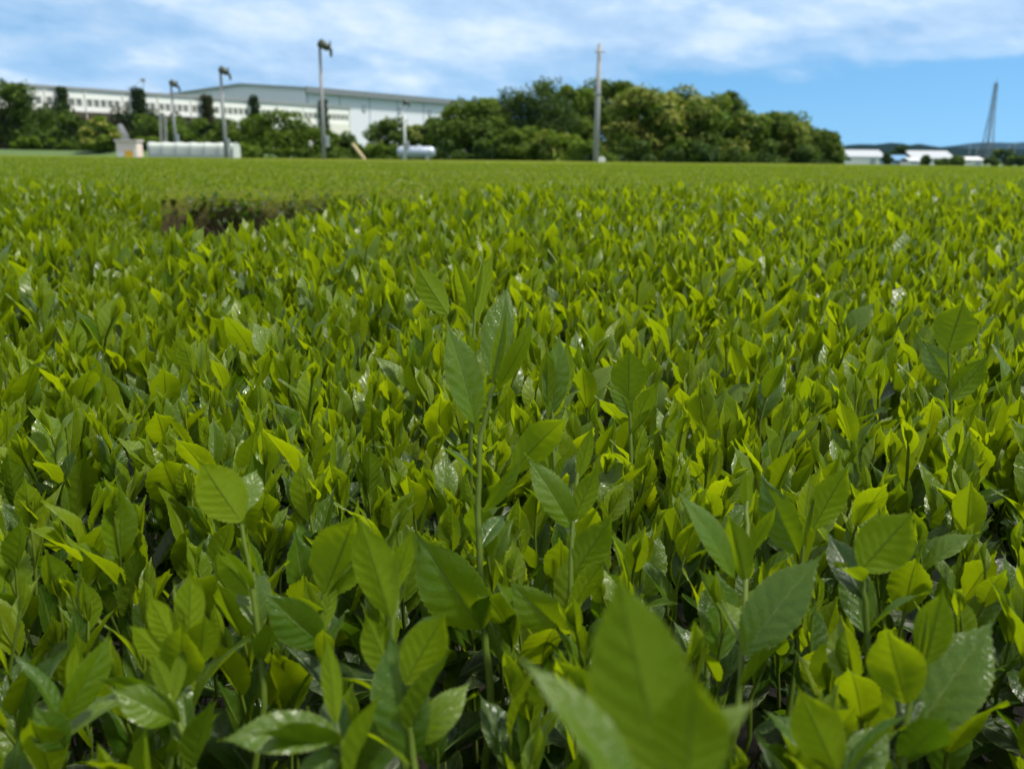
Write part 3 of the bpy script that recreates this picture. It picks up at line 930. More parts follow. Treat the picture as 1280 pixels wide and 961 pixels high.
# ================================================================== trees and shrubs
GREEN = foliage_mat('tree_leaf', (.014, .040, .006), (.105, .165, .010), (.24, .25, .05))
IVYM = foliage_mat('ivy_leaf', (.012, .030, .008), (.040, .075, .014), (.10, .06, .035))
BARK = plain('bark', (.11, .085, .06), .9, var=.4, scale=4)

def leaf_cloud(bag, cen, rad, n, size, tint, r, flat=.75, up=.5, blossom=0.):
    """n small leaf clumps spread through an uneven lobe"""
    d = r.normal(0, 1, (n, 3)); d /= np.linalg.norm(d, axis=1)[:, None]
    rr = r.uniform(.35, 1.0, n) ** .5 * (1 + .18 * np.sin(d[:, 0] * 7 + cen[0]) * np.sin(d[:, 2] * 6 + cen[1]))
    P = np.array(cen) + d * rr[:, None] * np.array(rad)
    nn = d * (1 - up) + np.array([0, 0, up]) + r.normal(0, .45, (n, 3)); nn /= np.linalg.norm(nn, axis=1)[:, None]
    a = np.cross(nn, r.normal(0, 1, (n, 3))); a /= np.linalg.norm(a, axis=1)[:, None]; b = np.cross(nn, a)
    sz = size * r.uniform(.55, 1.3, n)[:, None]
    V = np.stack([P - a * sz, P - b * sz * .42 + nn * sz * .1, P + a * sz, P + b * sz * .42 + nn * sz * .1], 1)
    ag = np.clip(tint + r.normal(0, .16, n), 0, .7)
    if blossom:
        bl = (d[:, 2] > -.15) & (rr > .6) & (r.random(n) < blossom * 1.25)
        ag = np.where(bl, .9, ag)
    bag.add(V, np.zeros_like(V), np.repeat(ag[:, None], 4, 1), np.array([[0, 1, 2, 3]]))

def tree(name, label, cat, x, y, h, w, r, lobes=26, n=260, size=.26, tint=.35, blossom=0., trunk=True, z0=0., base=.06, group=None, deep=None, shape=1.0, mat=None):
    root = empty(name, (x, y, z0)); tag(root, label, cat, group)
    bag = Bag(); deep = deep or w * .8
    tops = []
    for k in range(lobes):
        u_ = r.uniform(0, 1); zc = h * (base + (1 - base) * (.12 + .76 * u_))
        prof = math.sin(math.pi * min(1, (.22 + .70 * u_)) ** shape) ** .6
        ang = r.uniform(0, 6.28); q = r.uniform(.2, .85) ** .7
        lx, ly = math.cos(ang) * q * w / 2 * prof, math.sin(ang) * q * deep / 2 * prof
        lr = r.uniform(.15, .27) * w * (1.1 - .35 * u_)
        lr = min(lr, h * .30)
        leaf_cloud(bag, (lx, ly, zc), (lr, lr, lr * .72), n, size, tint + r.uniform(-.15, .2) + .12 * u_, r, blossom=blossom * (r.random() < .75))
        tops.append((lx, ly, zc))
    bag.build('crown', mat or GREEN, root, smooth=False)
    if trunk:
        mb = MB(); hb = h * .55
        mb.tube([(0, 0, -.1), (.04 * w, .02, hb * .35), (-.02 * w, 0, hb * .7), (0, 0, hb)], [h * .032, h * .026, h * .02, h * .012], 8)
        for tp in tops[:6]:
            s0 = Vector((0, 0, hb * r.uniform(.35, .75)))
            mb.tube([s0, (s0 + Vector(tp)) / 2 + Vector((0, 0, .1 * h * .2)), Vector(tp)], [h * .014, h * .01, h * .004], 6)
        mb.build('trunk', BARK, root, smooth=True)
    return root

rt = np.random.default_rng(77)
# grove: (px of centre, distance, top py, width px, tint, blossom, label)
GR = 'trees of the dark grove'
grove = [
 (545, 92, 146, 60, .25, .20, 'low rounded brownish-green tree at the left tip of the grove'),
 (590, 88, 122, 80, .38, .0, 'mid green tree rising from the left end of the grove'),
 (612, 97, 118, 50, .55, .25, 'tree with cream blossom showing behind the left end of the grove'),
 (668, 90, 92, 92, .12, .0, 'dark blue-green feathery tree, the tallest left of the grey pole'),
 (655, 80, 160, 60, .50, .0, 'bright green low tree at the foot of the feathery dark tree'),
 (696, 78, 164, 58, .62, .35, 'short yellowish tree with leaning tan trunk left of the grey pole'),
 (722, 94, 100, 60, .50, .0, 'light green tree directly left of the tall grey pole'),
 (768, 96, 90, 84, .34, .0, 'tall green tree just right of the grey pole, top of the grove'),
 (806, 86, 104, 96, .42, .62, 'broad tree covered in cream blossom right of the grey pole'),
 (848, 94, 104, 80, .36, .35, 'tall tree with a blossom streak in the middle of the right half of the grove'),
 (884, 87, 116, 90, .42, .45, 'leaning-topped tree with yellow blossom patch right of the grove centre'),
 (905, 96, 108, 60, .25, .0, 'narrow dark tree standing behind the yellow blossom patch'),
 (930, 88, 138, 70, .34, .1, 'round mid-green tree where the grove starts to step down'),
 (972, 90, 136, 76, .34, .08, 'smooth domed tree near the right end of the grove'),
 (1008, 88, 152, 66, .40, .30, 'small tree with a pale flush, second from the right end of the grove'),
 (1030, 86, 164, 46, .26, .12, 'lowest dark bushy tree at the right tip of the grove'),
]
for (cx, D, ty, wpx, tint, bl, lab) in grove:
    p = wall_at(cx, ty, D); w_ = wpx / F * D
    h_ = p.z
    tree('pine_tree' if 'feathery' in lab else 'broadleaf_tree', lab, 'tree', p.x, D, h_, w_ * 1.12, rt, lobes=44 if wpx > 70 else 34, n=420 if 'feathery' in lab else 300,
         size=.17 if 'feathery' in lab else .24, tint=tint, blossom=bl, group=GR, deep=min(w_, 7), base=.03)
# undergrowth along the grove's foot
for i, (cx, ty, wpx, lab) in enumerate(((560, 176, 60, 'dark low bush under the left tip of the grove'), (625, 172, 70, 'dark bush in the shade between the left trees of the grove'),
        (735, 176, 60, 'fresh green bush at the foot of the tall grey pole'), (790, 172, 70, 'shaded bush below the broad blossom tree'),
        (860, 172, 80, 'shaded bush below the right half of the grove'), (945, 176, 80, 'dark bush below the stepping-down trees'), (1000, 182, 70, 'dark bush below the right end of the grove'),
        (690, 180, 50, 'small bush below the short yellowish tree'))):
    D = 80 if cx != 735 else 74
    p = wall_at(cx, ty, D)
    tree('bush', lab, 'bush', p.x, D, p.z, wpx / F * D * 1.15, rt, lobes=14, n=200, size=.2, tint=.5 if cx == 735 else .12, trunk=False, group='bushes at the foot of the grove', deep=3, base=0.)
# trees and shrubs in front of the factories
for (cx, D, ty, wpx, tint, bl, nm, lab) in (
 (-6, 84, 94, 84, .12, 0, 'broadleaf_tree', 'tall dark tree cut by the left border of the view'),
 (486, 105, 146, 58, .22, .12, 'broadleaf_tree', 'wind-shaped dark tree before the grey hall, left of the silver tank'),
 (516, 108, 152, 44, .34, .35, 'broadleaf_tree', 'brownish flowering tree right behind the thin white fan pole'),
 (122, 76, 146, 34, .68, .7, 'shrub', 'round yellow-green shrub beside the small cream shed'),
 (345, 86, 138, 84, .46, 0, 'broadleaf_tree', 'broad fresh green tree covering the white factory wall by the middle fan pole'),
 (318, 90, 150, 50, .38, 0, 'broadleaf_tree', 'small green tree left of the broad fresh green tree'),
 (388, 88, 158, 60, .30, 0, 'broadleaf_tree', 'rounded low tree just left of the tallest fan pole'),
 (425, 92, 166, 50, .18, 0, 'broadleaf_tree', 'dark low tree at the right end of the white factory'),
):
    p = wall_at(cx, ty, D); z0 = float(bank(np.array(p.x), np.array(float(D))))
    tree(nm, lab, 'tree' if 'tree' in nm else 'shrub', p.x, D, p.z - z0, wpx / F * D * 1.12, rt, lobes=24, n=220, size=.22, tint=tint, blossom=bl, z0=z0, base=.02, group='trees before the factories', deep=4)
for i, (cx, ty, wpx, D, tint, lab) in enumerate((
 (30, 132, 80, 88, .15, 'dark overgrown thicket left of the first ivy column'),
 (75, 141, 60, 86, .18, 'dark thicket below the first ivy column'),
 (48, 172, 100, 79, .55, 'bright grassy brush on the bank at far left'),
 (170, 143, 60, 92, .16, 'dark creeper mound below the second ivy column'),
 (212, 146, 56, 92, .28, 'green brush behind the left end of the plastic tunnel'),
 (245, 148, 56, 90, .42, 'leafy brush between the two left fan poles'),
 (285, 150, 50, 88, .30, 'green brush behind the middle fan pole'),
 (185, 172, 40, 80, .5, 'small bright shrub between shed and plastic tunnel'),
 (306, 180, 30, 76, .62, 'small yellow-green shrub at the right end of the plastic tunnel'),
 (455, 178, 50, 84, .42, 'loose green brush by the leaning tan stake'),
 (480, 180, 40, 82, .52, 'light green brush left of the silver tank'),
 (350, 184, 90, 78, .40, 'low grassy brush between the two right fan poles'),
 (420, 186, 60, 76, .36, 'low brush at the foot of the tallest fan pole'),
 (100, 178, 50, 79, .34, 'low brush left of the yellow-green shrub'))):
    p = wall_at(cx, ty, D); z0 = float(bank(np.array(p.x), np.array(float(D))))
    tree('bush', lab, 'bush', p.x, D, max(.5, p.z - z0), wpx / F * D * 1.2, rt, lobes=14, n=190, size=.2, tint=tint, trunk=False, z0=z0, base=0., group='brush before the factories', deep=3)

# ================================================================== buildings
WHITE = plain('white_cladding', (.80, .80, .76), .6, var=.06, scale=.6)
CREAM = plain('cream_wall', (.66, .66, .58), .7, var=.05, scale=.6)
GREYW = plain('grey_cladding', (.62, .645, .69), .55, var=.04, scale=.3)
FASC = plain('dark_fascia', (.13, .135, .14), .6)
GLASSD = plain('window_glass', (.045, .055, .065), .15, var=.2)
BROWN = plain('brown_wall', (.075, .066, .05), .85, var=.25, scale=.8)
CONC = plain('concrete', (.33, .33, .32), .8, var=.12, scale=3)
STEEL = plain('galvanised', (.40, .42, .43), .45, metal=.6, var=.12, scale=5)

def wall_frame(A, B):
    """matrix with local x along A->B, y away from the viewer side, z up"""
    d = Vector((B[0] - A[0], B[1] - A[1], 0)); L = d.length; d /= L
    nrm = Vector((-d.y, d.x, 0))
    M = Matrix(((d.x, nrm.x, 0, A[0]), (d.y, nrm.y, 0, A[1]), (0, 0, 1, 0), (0, 0, 0, 1)))
    return M, L

# white factory: long wall from the left, receding to the right
A = (-84.0, 76.0); B = (-26.4, 142.5)
A = wall_at(-60, 107, 97); B = wall_at(437, 134, 143)
M, L = wall_frame((A.x, A.y), (B.x, B.y))
FH = 8.95
fac = empty('factory', (A.x, A.y, -.8), math.atan2(B.y - A.y, B.x - A.x))
tag(fac, 'long white factory with a strip of small dark windows and ivy columns', 'factory')
I4 = Matrix.Identity(4)
m = MB()
m.box(0, L, 0, .3, 6.55, 7.1); m.box(0, L, 0, .3, 8.0, FH); m.box(0, L, .31, .5, 7.0, 8.1); m.box(L * .58, L - 6.5, 0, .3, 0, 6.55)
m.box(L - .3, L, .3, 23.7, 0, FH); m.box(0, .3, .3, 23.7, 0, FH); m.box(0, L, 23.7, 24, 0, FH)
nb = 12; bw = L / nb
for i in range(nb + 1):                       # piers of the window strip
    xx_ = min(max(i * bw, .2), L - .2)
    m.box(xx_ - .2, xx_ + .2, 0, .3, 7.1, 8.0)
m.build('wall', WHITE, fac)
m = MB(); m.box(0, L * .58, .0, .3, 0, 6.55); m.build('base_wall', BROWN, fac)
m = MB(); m.box(L - 6.5, L, -.06, .28, 0, 6.55); m.build('end_bay', CREAM, fac)
m = MB(); m.box(-.5, L + .5, -.18, 24.4, FH + .01, FH + .3); m.build('roof', plain('roof_sheet', (.26, .27, .28), .6), fac)
for i in range(nb + 1):
    xx_ = min(i * bw + .1, L - .1); MB().box(xx_ - .06, xx_ + .06, -.12, -.003, 0, FH).build('downpipe', CREAM, fac)
pane = None
for i in range(nb):
    x0 = i * bw + .2; wn = (bw - .4) / 5; a00 = 0
    for j in range(5):
        a0 = x0 + j * wn
        f_ = MB(); t_ = .055
        f_.box(0, wn, .02, .2, 0, t_); f_.box(0, wn, .02, .2, 0.9 - t_, 0.9); f_.box(0, t_ * 2.6, .02, .2, t_, 0.9 - t_); f_.box(wn - t_ * 2.6, wn, .02, .2, t_, 0.9 - t_); f_.box(wn / 2 - .03, wn / 2 + .03, .04, .18, t_, 0.9 - t_)
        if pane is None:
            w_ = f_.build('window', CREAM, fac); w_.location = (a0, 0, 7.1)
            g_ = MB().box(t_ * 2.6, wn - t_ * 2.6, .1, .14, t_, 0.9 - t_).build('pane', GLASSD, w_)
            win0, pane = w_, g_
        else:
            w_ = win0.copy(); COL.objects.link(w_); w_.location = (a0, 0, 7.1)
            g_ = pane.copy(); COL.objects.link(g_); g_.parent = w_
# end bay dark window strip
# roof mast with guys
mp = wall_at(172, 118, 112)
ms = empty('antenna_mast', (mp.x, mp.y + 2, FH + .3 - .8)); tag(ms, 'thin guyed antenna mast on the white factory roof', 'antenna')
MB().tube([(0, 0, 0), (0, 0, 1.5)], .05, 6).build('mast', STEEL, ms)
MB().box(-.25, .25, -.1, .1, 1.1, 1.5).build('antenna_head', STEEL, ms)
gm = MB()
for sx in (-1, 1): gm.tube([(0, 0, 1.4), (sx * 2.4, 0, 0)], .03, 5)
gm.build('guy_wires', STEEL, ms)

# ivy climbing the piers
def ivy(px, D_, ztop, w, label, brown=0., zb=.0, z2=None):
    p = wall_at(px, 150, D_)
    # slide the point onto the wall plane
    r_ = Vector((p.x - CAM.x, p.y - CAM.y)); d = Vector((B.x - A.x, B.y - A.y))
    nn_ = Vector((-d.y, d.x)); tpar = (nn_.x * (A.x) + nn_.y * (A.y)) / (nn_.x * r_.x + nn_.y * r_.y)
    q = r_ * tpar
    root = empty('ivy_column', (q.x, q.y, 0)); tag(root, label, 'ivy', 'ivy columns on the white factory')
    bg = Bag()
    for k in range(16):
        z = zb + (ztop - zb) * (k + .5) / 16
        ww = w * (1.5 - .6 * k / 16) * rt.uniform(.75, 1.2)
        leaf_cloud(bg, (rt.normal(0, .15), -.9, z), (ww / 2, .7, (ztop - zb) / 20), 230, .2, .3 + rt.uniform(-.2, .15), rt, blossom=brown)
    bg.build('foliage', IVYM, root, smooth=False)
    MB().tube([(0, -.85, 0), (.1, -.8, ztop * .5), (0, -.85, ztop * .95)], [.09, .07, .03], 6).build('vine_stem', BARK, root)
def creeper(x0, x1, label, hmax, brown):
    root = empty('wall_creeper', (A.x + (B.x - A.x) * x0, A.y + (B.y - A.y) * x0, 0)); tag(root, label, 'creeper', 'creepers on the lower factory wall')
    bg = Bag(); d = Vector((B.x - A.x, B.y - A.y)); Lw = d.length; k_ = int((x1 - x0) * Lw / .8)
    for k in range(k_):
        q = d * ((x1 - x0) * k / k_)
        hh = hmax * rt.uniform(.72, 1.05)
        for z in np.arange(.4, hh, .9):
            leaf_cloud(bg, (q.x + .75 + rt.normal(0, .2), q.y - .7 + rt.normal(0, .12), z), (.8, .4, .75), 80, .24, .2 + rt.uniform(-.12, .2), rt, blossom=brown * (rt.random() < .4))
    bg.build('foliage', IVYM, root, smooth=False)
    MB().tube([(0, -.4, 0), (d.x * (x1 - x0) * .5, d.y * (x1 - x0) * .5 - .4, hmax * .5), (d.x * (x1 - x0), d.y * (x1 - x0) - .4, hmax * .6)], [.06, .05, .03], 6).build('vine_stem', BARK, root)
creeper(.08, .22, 'dark creeper over the lower factory wall left of the first ivy column', 6.6, .1)
creeper(.22, .38, 'creeper with brown patches between the first and second ivy columns', 6.3, .35)
creeper(.38, .50, 'creeper on the lower wall between the second and third ivy columns', 5.9, .15)
creeper(.50, .62, 'creeper on the lower wall right of the brownish ivy column', 5.6, .3)
ivy(86, 100, 8.25, 1.1, 'ivy column nearest the left, reaching the factory roof line')
ivy(180, 108, 8.8, 1.9, 'widest ivy column with a flat overhanging top, left of the shed pole')
ivy(262, 116, 8.5, 1.9, 'partly brown ivy column between the two left fan poles', brown=.35)
ivy(322, 124, 8.9, 1.5, 'ivy column topping the roof above the broad green tree')
ivy(407, 136, 9.1, 1.4, 'narrow ivy column behind the tallest fan pole')

# big grey hall behind
C0 = wall_at(383, 111, 172); C1 = wall_at(640, 130, 224)
M2, L2 = wall_frame((C0.x, C0.y), (C1.x, C1.y))
hall = empty('warehouse_hall', (C0.x, C0.y, 0), math.atan2(C1.y - C0.y, C1.x - C0.x))
tag(hall, 'huge pale grey hall with dark eave behind the white factory', 'warehouse')
EH = C0.z; GW = 46.0
m = MB(); m.box(0, L2, 0, .4, 0, EH); m.box(0, L2, GW - .4, GW, 0, EH); m.box(L2 - .4, L2, .4, GW - .4, 0, EH); m.build('wall', GREYW, hall)
m = MB(); m.prism([(0, 0), (GW, 0), (GW, EH - .02), (GW * .40, EH + 1.2), (0, EH - .02)], 0, .4, Matrix(((0, 1, 0, -.4), (1, 0, 0, 0), (0, 0, 1, 0), (0, 0, 0, 1)))); m.build('gable_wall', GREYW, hall)
m = MB()
for (y0, z0_, y1, z1_) in ((-.9, EH - .15, GW * .40, EH + 1.25), (GW * .40, EH + 1.25, GW + .9, EH - .15)):
    v = []
    for x_ in (-.9, L2 + .9):
        for (a_, b_) in ((y0, z0_), (y1, z1_), (y1, z1_ + .35), (y0, z0_ + .35)): v.append((x_, a_, b_))
    m.add(v, [(0, 1, 2, 3), (7, 6, 5, 4), (0, 4, 5, 1), (1, 5, 6, 2), (2, 6, 7, 3), (3, 7, 4, 0)])
m.build('roof', plain('hall_roof', (.30, .33, .34), .5), hall)
m = MB(); m.box(-.9, L2 + .9, -1.05, -.91, EH - .75, EH + .3); m.build('eave_fascia', plain('eave', (.16, .18, .19), .6), hall)
SEAM = plain('seam', (.36, .40, .44), .6)
for k in range(8): MB().box(k * L2 / 8 - .05 * (k == 0), k * L2 / 8 + .22, -.08, -.003, 0, EH - .8).build('wall_seam', SEAM, hall)
for (vx) in (455, 499, 537, 575):
    r_ = wall_at(vx, 133, 190); rr = Vector((r_.x, r_.y)); d = Vector((C1.x - C0.x, C1.y - C0.y)); nn_ = Vector((-d.y, d.x))
    tpar = (nn_.x * C0.x + nn_.y * C0.y) / (nn_.x * rr.x + nn_.y * rr.y); q = rr * tpar
    lx = (q - Vector((C0.x, C0.y))).length
    o = MB().tube([(lx, -.16, EH * .78), (lx, -.004, EH * .78)], .62, 16).build('vent', plain('vent_grey', (.30, .34, .38), .5) if 'vent_grey' not in bpy.data.materials else bpy.data.materials['vent_grey'], hall)

# ================================================================== poles
POLEM = plain('pole_concrete', (.26, .27, .28), .7, var=.08, scale=4)
FANM = plain('fan_motor', (.045, .055, .038), .5)
BLADE = plain('fan_blade', (.06, .075, .09), .4, metal=.3)
PALE = plain('pole_white', (.55, .57, .57), .6, var=.05)
def fan_pole(px, D, top_py, label, r0=.15, yaw=0., matp=None, head=True, sc=1.1):
    p = wall_at(px, top_py, D); z0 = float(bank(np.array(p.x), np.array(float(D))))
    root = empty('frost_fan', (p.x, D, z0), yaw); tag(root, label, 'frost fan', 'frost fans on poles')
    h = p.z - z0
    MB().tube([(0, 0, 0), (0, 0, h * .5), (0, 0, h - .25)], [r0, r0 * .85, r0 * .65], 14).build('pole', matp or POLEM, root, smooth=True)
    MB().box(.12, .34, -.2, -.02, 1.5, 2.1).build('control_box', STEEL, root, bevel=.02)
    b_ = MB(); b_.tube([(0, 0, h - .3), (0, 0, h), (.1 * sc, 0, h + .12 * sc)], [r0 * .55, r0 * .6, r0 * .5], 10); b_.build('bracket', FANM, root, smooth=True)
    d = Vector((.86, -.12, -.46)).normalized()
    s0 = Vector((-.05, 0, h + .14 * sc)); e0 = s0 + d * .62 * sc
    hd = MB(); hd.tube([s0, s0 + d * .06, s0 + d * .5 * sc, e0], [.09 * sc, .21 * sc, .19 * sc, .10 * sc], 14)
    mo = hd.build('motor', FANM, root, smooth=True)
    a = d.cross(Vector((0, 1, 0))).normalized(); bb = d.cross(a)
    for k in range(2):
        an = math.pi * k + 1.05
        v = a * math.cos(an) + bb * math.sin(an); w = d.cross(v)
        c0 = e0 + d * .06
        vv = []
        for t_, wd in ((.06, .05), (.3, .085), (.62, .06)):
            for e_ in (-1, 1):
                for th_ in (-.008, .008):
                    vv.append(c0 + v * t_ * sc + (w * wd * e_ + d * (e_ * .035 * (1 - t_) + th_)) * sc)
        ff = []
        for i in (0, 1):
            o_ = i * 4
            ff += [(o_, o_ + 4, o_ + 5, o_ + 1), (o_ + 2, o_ + 3, o_ + 7, o_ + 6), (o_, o_ + 2, o_ + 6, o_ + 4), (o_ + 1, o_ + 5, o_ + 7, o_ + 3)]
        ff += [(0, 1, 3, 2), (8, 10, 11, 9)]
        MB().add(vv, ff).build('blade', BLADE, root)
    MB().tube([e0, e0 + d * .14 * sc], [.09 * sc, .03 * sc], 10).build('hub', BLADE, root, smooth=True)
    return root
fan_pole(399.5, 50, 57, 'tallest frost fan pole, in front of the white factory end', .12)
fan_pole(275.5, 62, 89, 'middle-height frost fan pole behind the right end of the plastic tunnel', .135)
fan_pole(213.5, 72, 105, 'shortest-looking frost fan pole rising behind the plastic tunnel', .13)
fan_pole(505, 66, 128, 'thin white frost fan pole in front of the silver tank', .12, matp=PALE, sc=.7)

D = 57.5; p = wall_at(749.5, 56, D)
up = empty('utility_pole', (p.x, D, 0)); tag(up, 'tall grey concrete pole with a white box at its foot before the grove', 'pole')
MB().tube([(0, 0, 0), (0, 0, p.z * .5), (0, 0, p.z)], [.195, .165, .125], 16).build('shaft', POLEM, up, smooth=True)
MB().box(-.3, .3, -.2, -.14, p.z - .5, p.z - .43).build('crossarm', STEEL, up)
for s_ in (-1, 1):
    MB().tube([(s_ * .26, -.17, p.z - .43), (s_ * .26, -.17, p.z - .3)], [.035, .025], 8).build('insulator', PALE, up)
MB().tube([(0, 0, p.z), (0, 0, p.z + .1)], [.08, .05], 8).build('pole_cap', STEEL, up)
MB().tube([(-.02, -.02, p.z * .63), (-.02, -.02, p.z * .63 + .1)], [.215, .215], 14).build('band', STEEL, up)
mbx = MB().tube([(.36, -.28, .93), (.36, -.1, .93)], .23, 20).box(.15, .57, -.1, .1, .45, 1.0).build('meter_box', plain('meter_white', (.8, .8, .78), .4, var=.03), up, bevel=.02)

# ================================================================== things along the far edge
# plastic tunnel
PLAST = plain('plastic_film', (.48, .52, .48), .75, var=.10, scale=1.2)
D = 64; a_ = wall_at(190, 178, D); b_ = wall_at(295, 178, D); Lt = b_.x - a_.x; Ht = a_.z
tun = empty('plastic_tunnel', (a_.x, D, .0)); tag(tun, 'long low greenhouse tunnel of pale plastic film on hoops behind two fan poles', 'greenhouse')
prof = [(-.85, 0), (-.85, Ht * .45)] + [(-.85 * (abs(math.cos(t_)) ** .45) * (1 if math.cos(t_) > 0 else -1), Ht * .62 + (Ht * .38) * math.sin(t_) ** .55) for t_ in np.linspace(.08, math.pi - .08, 14)] + [(.85, Ht * .45), (.85, 0)]
m = MB()
xs = np.linspace(0, Lt, 31); v = []; f = []
for i, x_ in enumerate(xs):
    sag = .03 * (abs(math.sin(i * math.pi / 5)))
    for (yy_, zz_) in prof: v.append((x_, yy_ * (1 - sag), .42 + (zz_ * (1 - .42 / Ht)) * (1 - sag * .6)))
k_ = len(prof)
for i in range(len(xs) - 1):
    for j in range(k_ - 1): f.append((i * k_ + j, (i + 1) * k_ + j, (i + 1) * k_ + j + 1, i * k_ + j + 1))
m.add(v, f); fo = m.build('film', PLAST, tun, smooth=True)
sm_ = fo.modifiers.new('thickness', 'SOLIDIFY'); sm_.thickness = .01
for x_ in (0.0, Lt):
    e = MB(); ring = [(x_, yy_ * .985, .42 + zz_ * (1 - .42 / Ht) * .985) for yy_, zz_ in prof]
    e.add([(x_ - .01, *r_[1:]) for r_ in ring] + [(x_ + .01, *r_[1:]) for r_ in ring], [tuple(range(k_)), tuple(range(2 * k_ - 1, k_ - 1, -1))])
    e.build('end_sheet', PLAST, tun)
for i in range(0, 7):
    x_ = Lt * i / 6
    MB().tube([(x_, yy_ * 1.012, max(0, .42 + zz_ * (1 - .42 / Ht) * 1.012 - (.42 if j in (0, k_ - 1) else 0))) for j, (yy_, zz_) in enumerate(prof)], .025, 6).build('hoop', STEEL, tun)

# small cream shed
D = 63; a_ = wall_at(144, 175, D); b_ = wall_at(170, 175, D); Ls = b_.x - a_.x
shed = empty('shed', (a_.x, D, 0), 0); tag(shed, 'small cream-pink shed with a yellow-orange lower panel beside the round shrub', 'shed')
m = MB(); m.box(0, Ls, 0, 1.0, 0, a_.z - .1); m.build('wall', plain('shed_wall', (.78, .66, .58), .7, var=.08, scale=2), shed)
MB().box(-.08, Ls + .08, -.12, 1.1, a_.z - .099, a_.z + .02).build('roof', plain('shed_roof', (.60, .54, .50), .6), shed)
MB().box(Ls * .42, Ls * .80, -.05, -.003, .55, a_.z - .72).build('panel', plain('orange_panel', (.85, .47, .04), .5, var=.1), shed)
WP = plain('white_panel', (.8, .8, .78), .5, var=.03)
MB().box(.06, Ls * .36, -.03, -.003, .1, 1.15).build('white_panel', WP, shed); MB().box(Ls * .84, Ls * .98, -.03, -.003, .1, 1.35).build('white_panel', WP, shed)
# grey pointed canvas behind the shed and a leaning steel ladder
D = 82; a_ = wall_at(150, 155, D); z0 = float(bank(np.array(a_.x), np.array(82.)))
cv = empty('covered_heap', (a_.x, D, z0)); tag(cv, 'pointed grey tarpaulin heap between shed and ivy', 'tarpaulin')
m = MB(); hh_ = a_.z - z0; rr_ = np.random.default_rng(4); v = []; f = []
for k, (q, rad_) in enumerate(((0, 1.0), (.3, .95), (.6, .8), (.85, .5), (1, .15))):
    for j in range(14):
        an = j / 14 * 6.283; r_ = rad_ * (1 + .12 * math.sin(j * 3.1 + k) * (q < 1)); v.append((r_ * math.cos(an) * .75, r_ * math.sin(an) * .75, q * hh_))
for k in range(4):
    for j in range(14): f.append((k * 14 + j, k * 14 + (j + 1) % 14, (k + 1) * 14 + (j + 1) % 14, (k + 1) * 14 + j))
f.append(tuple(56 + j for j in range(14))); m.add(v, f); m.build('tarpaulin', plain('tarp_grey', (.11, .12, .125), .6, var=.2, scale=2), cv, smooth=True)
D = 84; t0 = wall_at(197, 143, D); t1 = wall_at(204, 178, D); z0 = float(bank(np.array(t1.x), np.array(84.)))
ld = empty('steel_stair', (t1.x, D, z0)); tag(ld, 'narrow grey steel ladder leaning on the brush behind the shortest fan pole', 'ladder')
top = Vector((t0.x - t1.x, 1.2, t0.z - z0))
for s_ in (-.28, .28): MB().tube([(s_, 0, 0), (top.x + s_, top.y, top.z)], .04, 8).build('stringer', POLEM, ld)
for k in range(12):
    c = top * ((k + .7) / 12.5); MB().tube([(c.x - .26, c.y, c.z), (c.x + .26, c.y, c.z)], .035, 6).build('rung', STEEL, ld)

# silver tank
D = 75; a_ = wall_at(496, 183, D); b_ = wall_at(544, 183, D); Lk = b_.x - a_.x; rk = .45; zc = a_.z - rk
tk = empty('water_tank', ((a_.x + b_.x) / 2, D, 0)); tag(tk, 'silvery horizontal tank with rounded ends at the field edge', 'tank')
SILV = plain('silver_paint', (.40, .45, .54), .35, metal=.35, var=.08, scale=3)
m = MB(); hx = Lk / 2
m.tube([(-hx, 0, zc), (-hx + .08, 0, zc), (-hx + .28, 0, zc), (hx - .28, 0, zc), (hx - .08, 0, zc), (hx, 0, zc)], [rk * .35, rk * .75, rk, rk, rk * .75, rk * .35], 24); m.build('vessel', SILV, tk, smooth=True)
for x_ in (-hx * .72, -hx * .2, hx * .25, hx * .72):
    MB().tube([(x_ - .05, 0, zc), (x_ + .05, 0, zc)], rk + .03, 24).build('band', SILV, tk)
for x_ in (-hx * .6, hx * .6): MB().box(x_ - .12, x_ + .12, -.5, .5, 0, zc - rk * .6).build('cradle', CONC, tk)
MB().tube([(.2, 0, zc + rk - .05), (.2, 0, zc + rk + .14)], .16, 14).build('lid', PALE, tk)

# leaning tan stake
D = 70; t0 = wall_at(441, 180, D); t1 = wall_at(456, 199, D)
sk = MB(); e_ = Vector((t1.x - t0.x, -.3, t1.z - t0.z)); sk.tube([(t0.x, D, t0.z), Vector((t0.x, D, t0.z)) + e_ * (t0.z / (t0.z - t1.z))], [.12, .14], 10)
so = sk.build('wooden_stake', plain('tan_wood', (.42, .34, .19), .8, var=.2, scale=5), None, smooth=True)
so.data.transform(Matrix.Translation((-t1.x, -D, 0))); so.location = (t1.x, D, 0)
tag(so, 'leaning tan wooden stake at the right end of the white factory', 'stake')

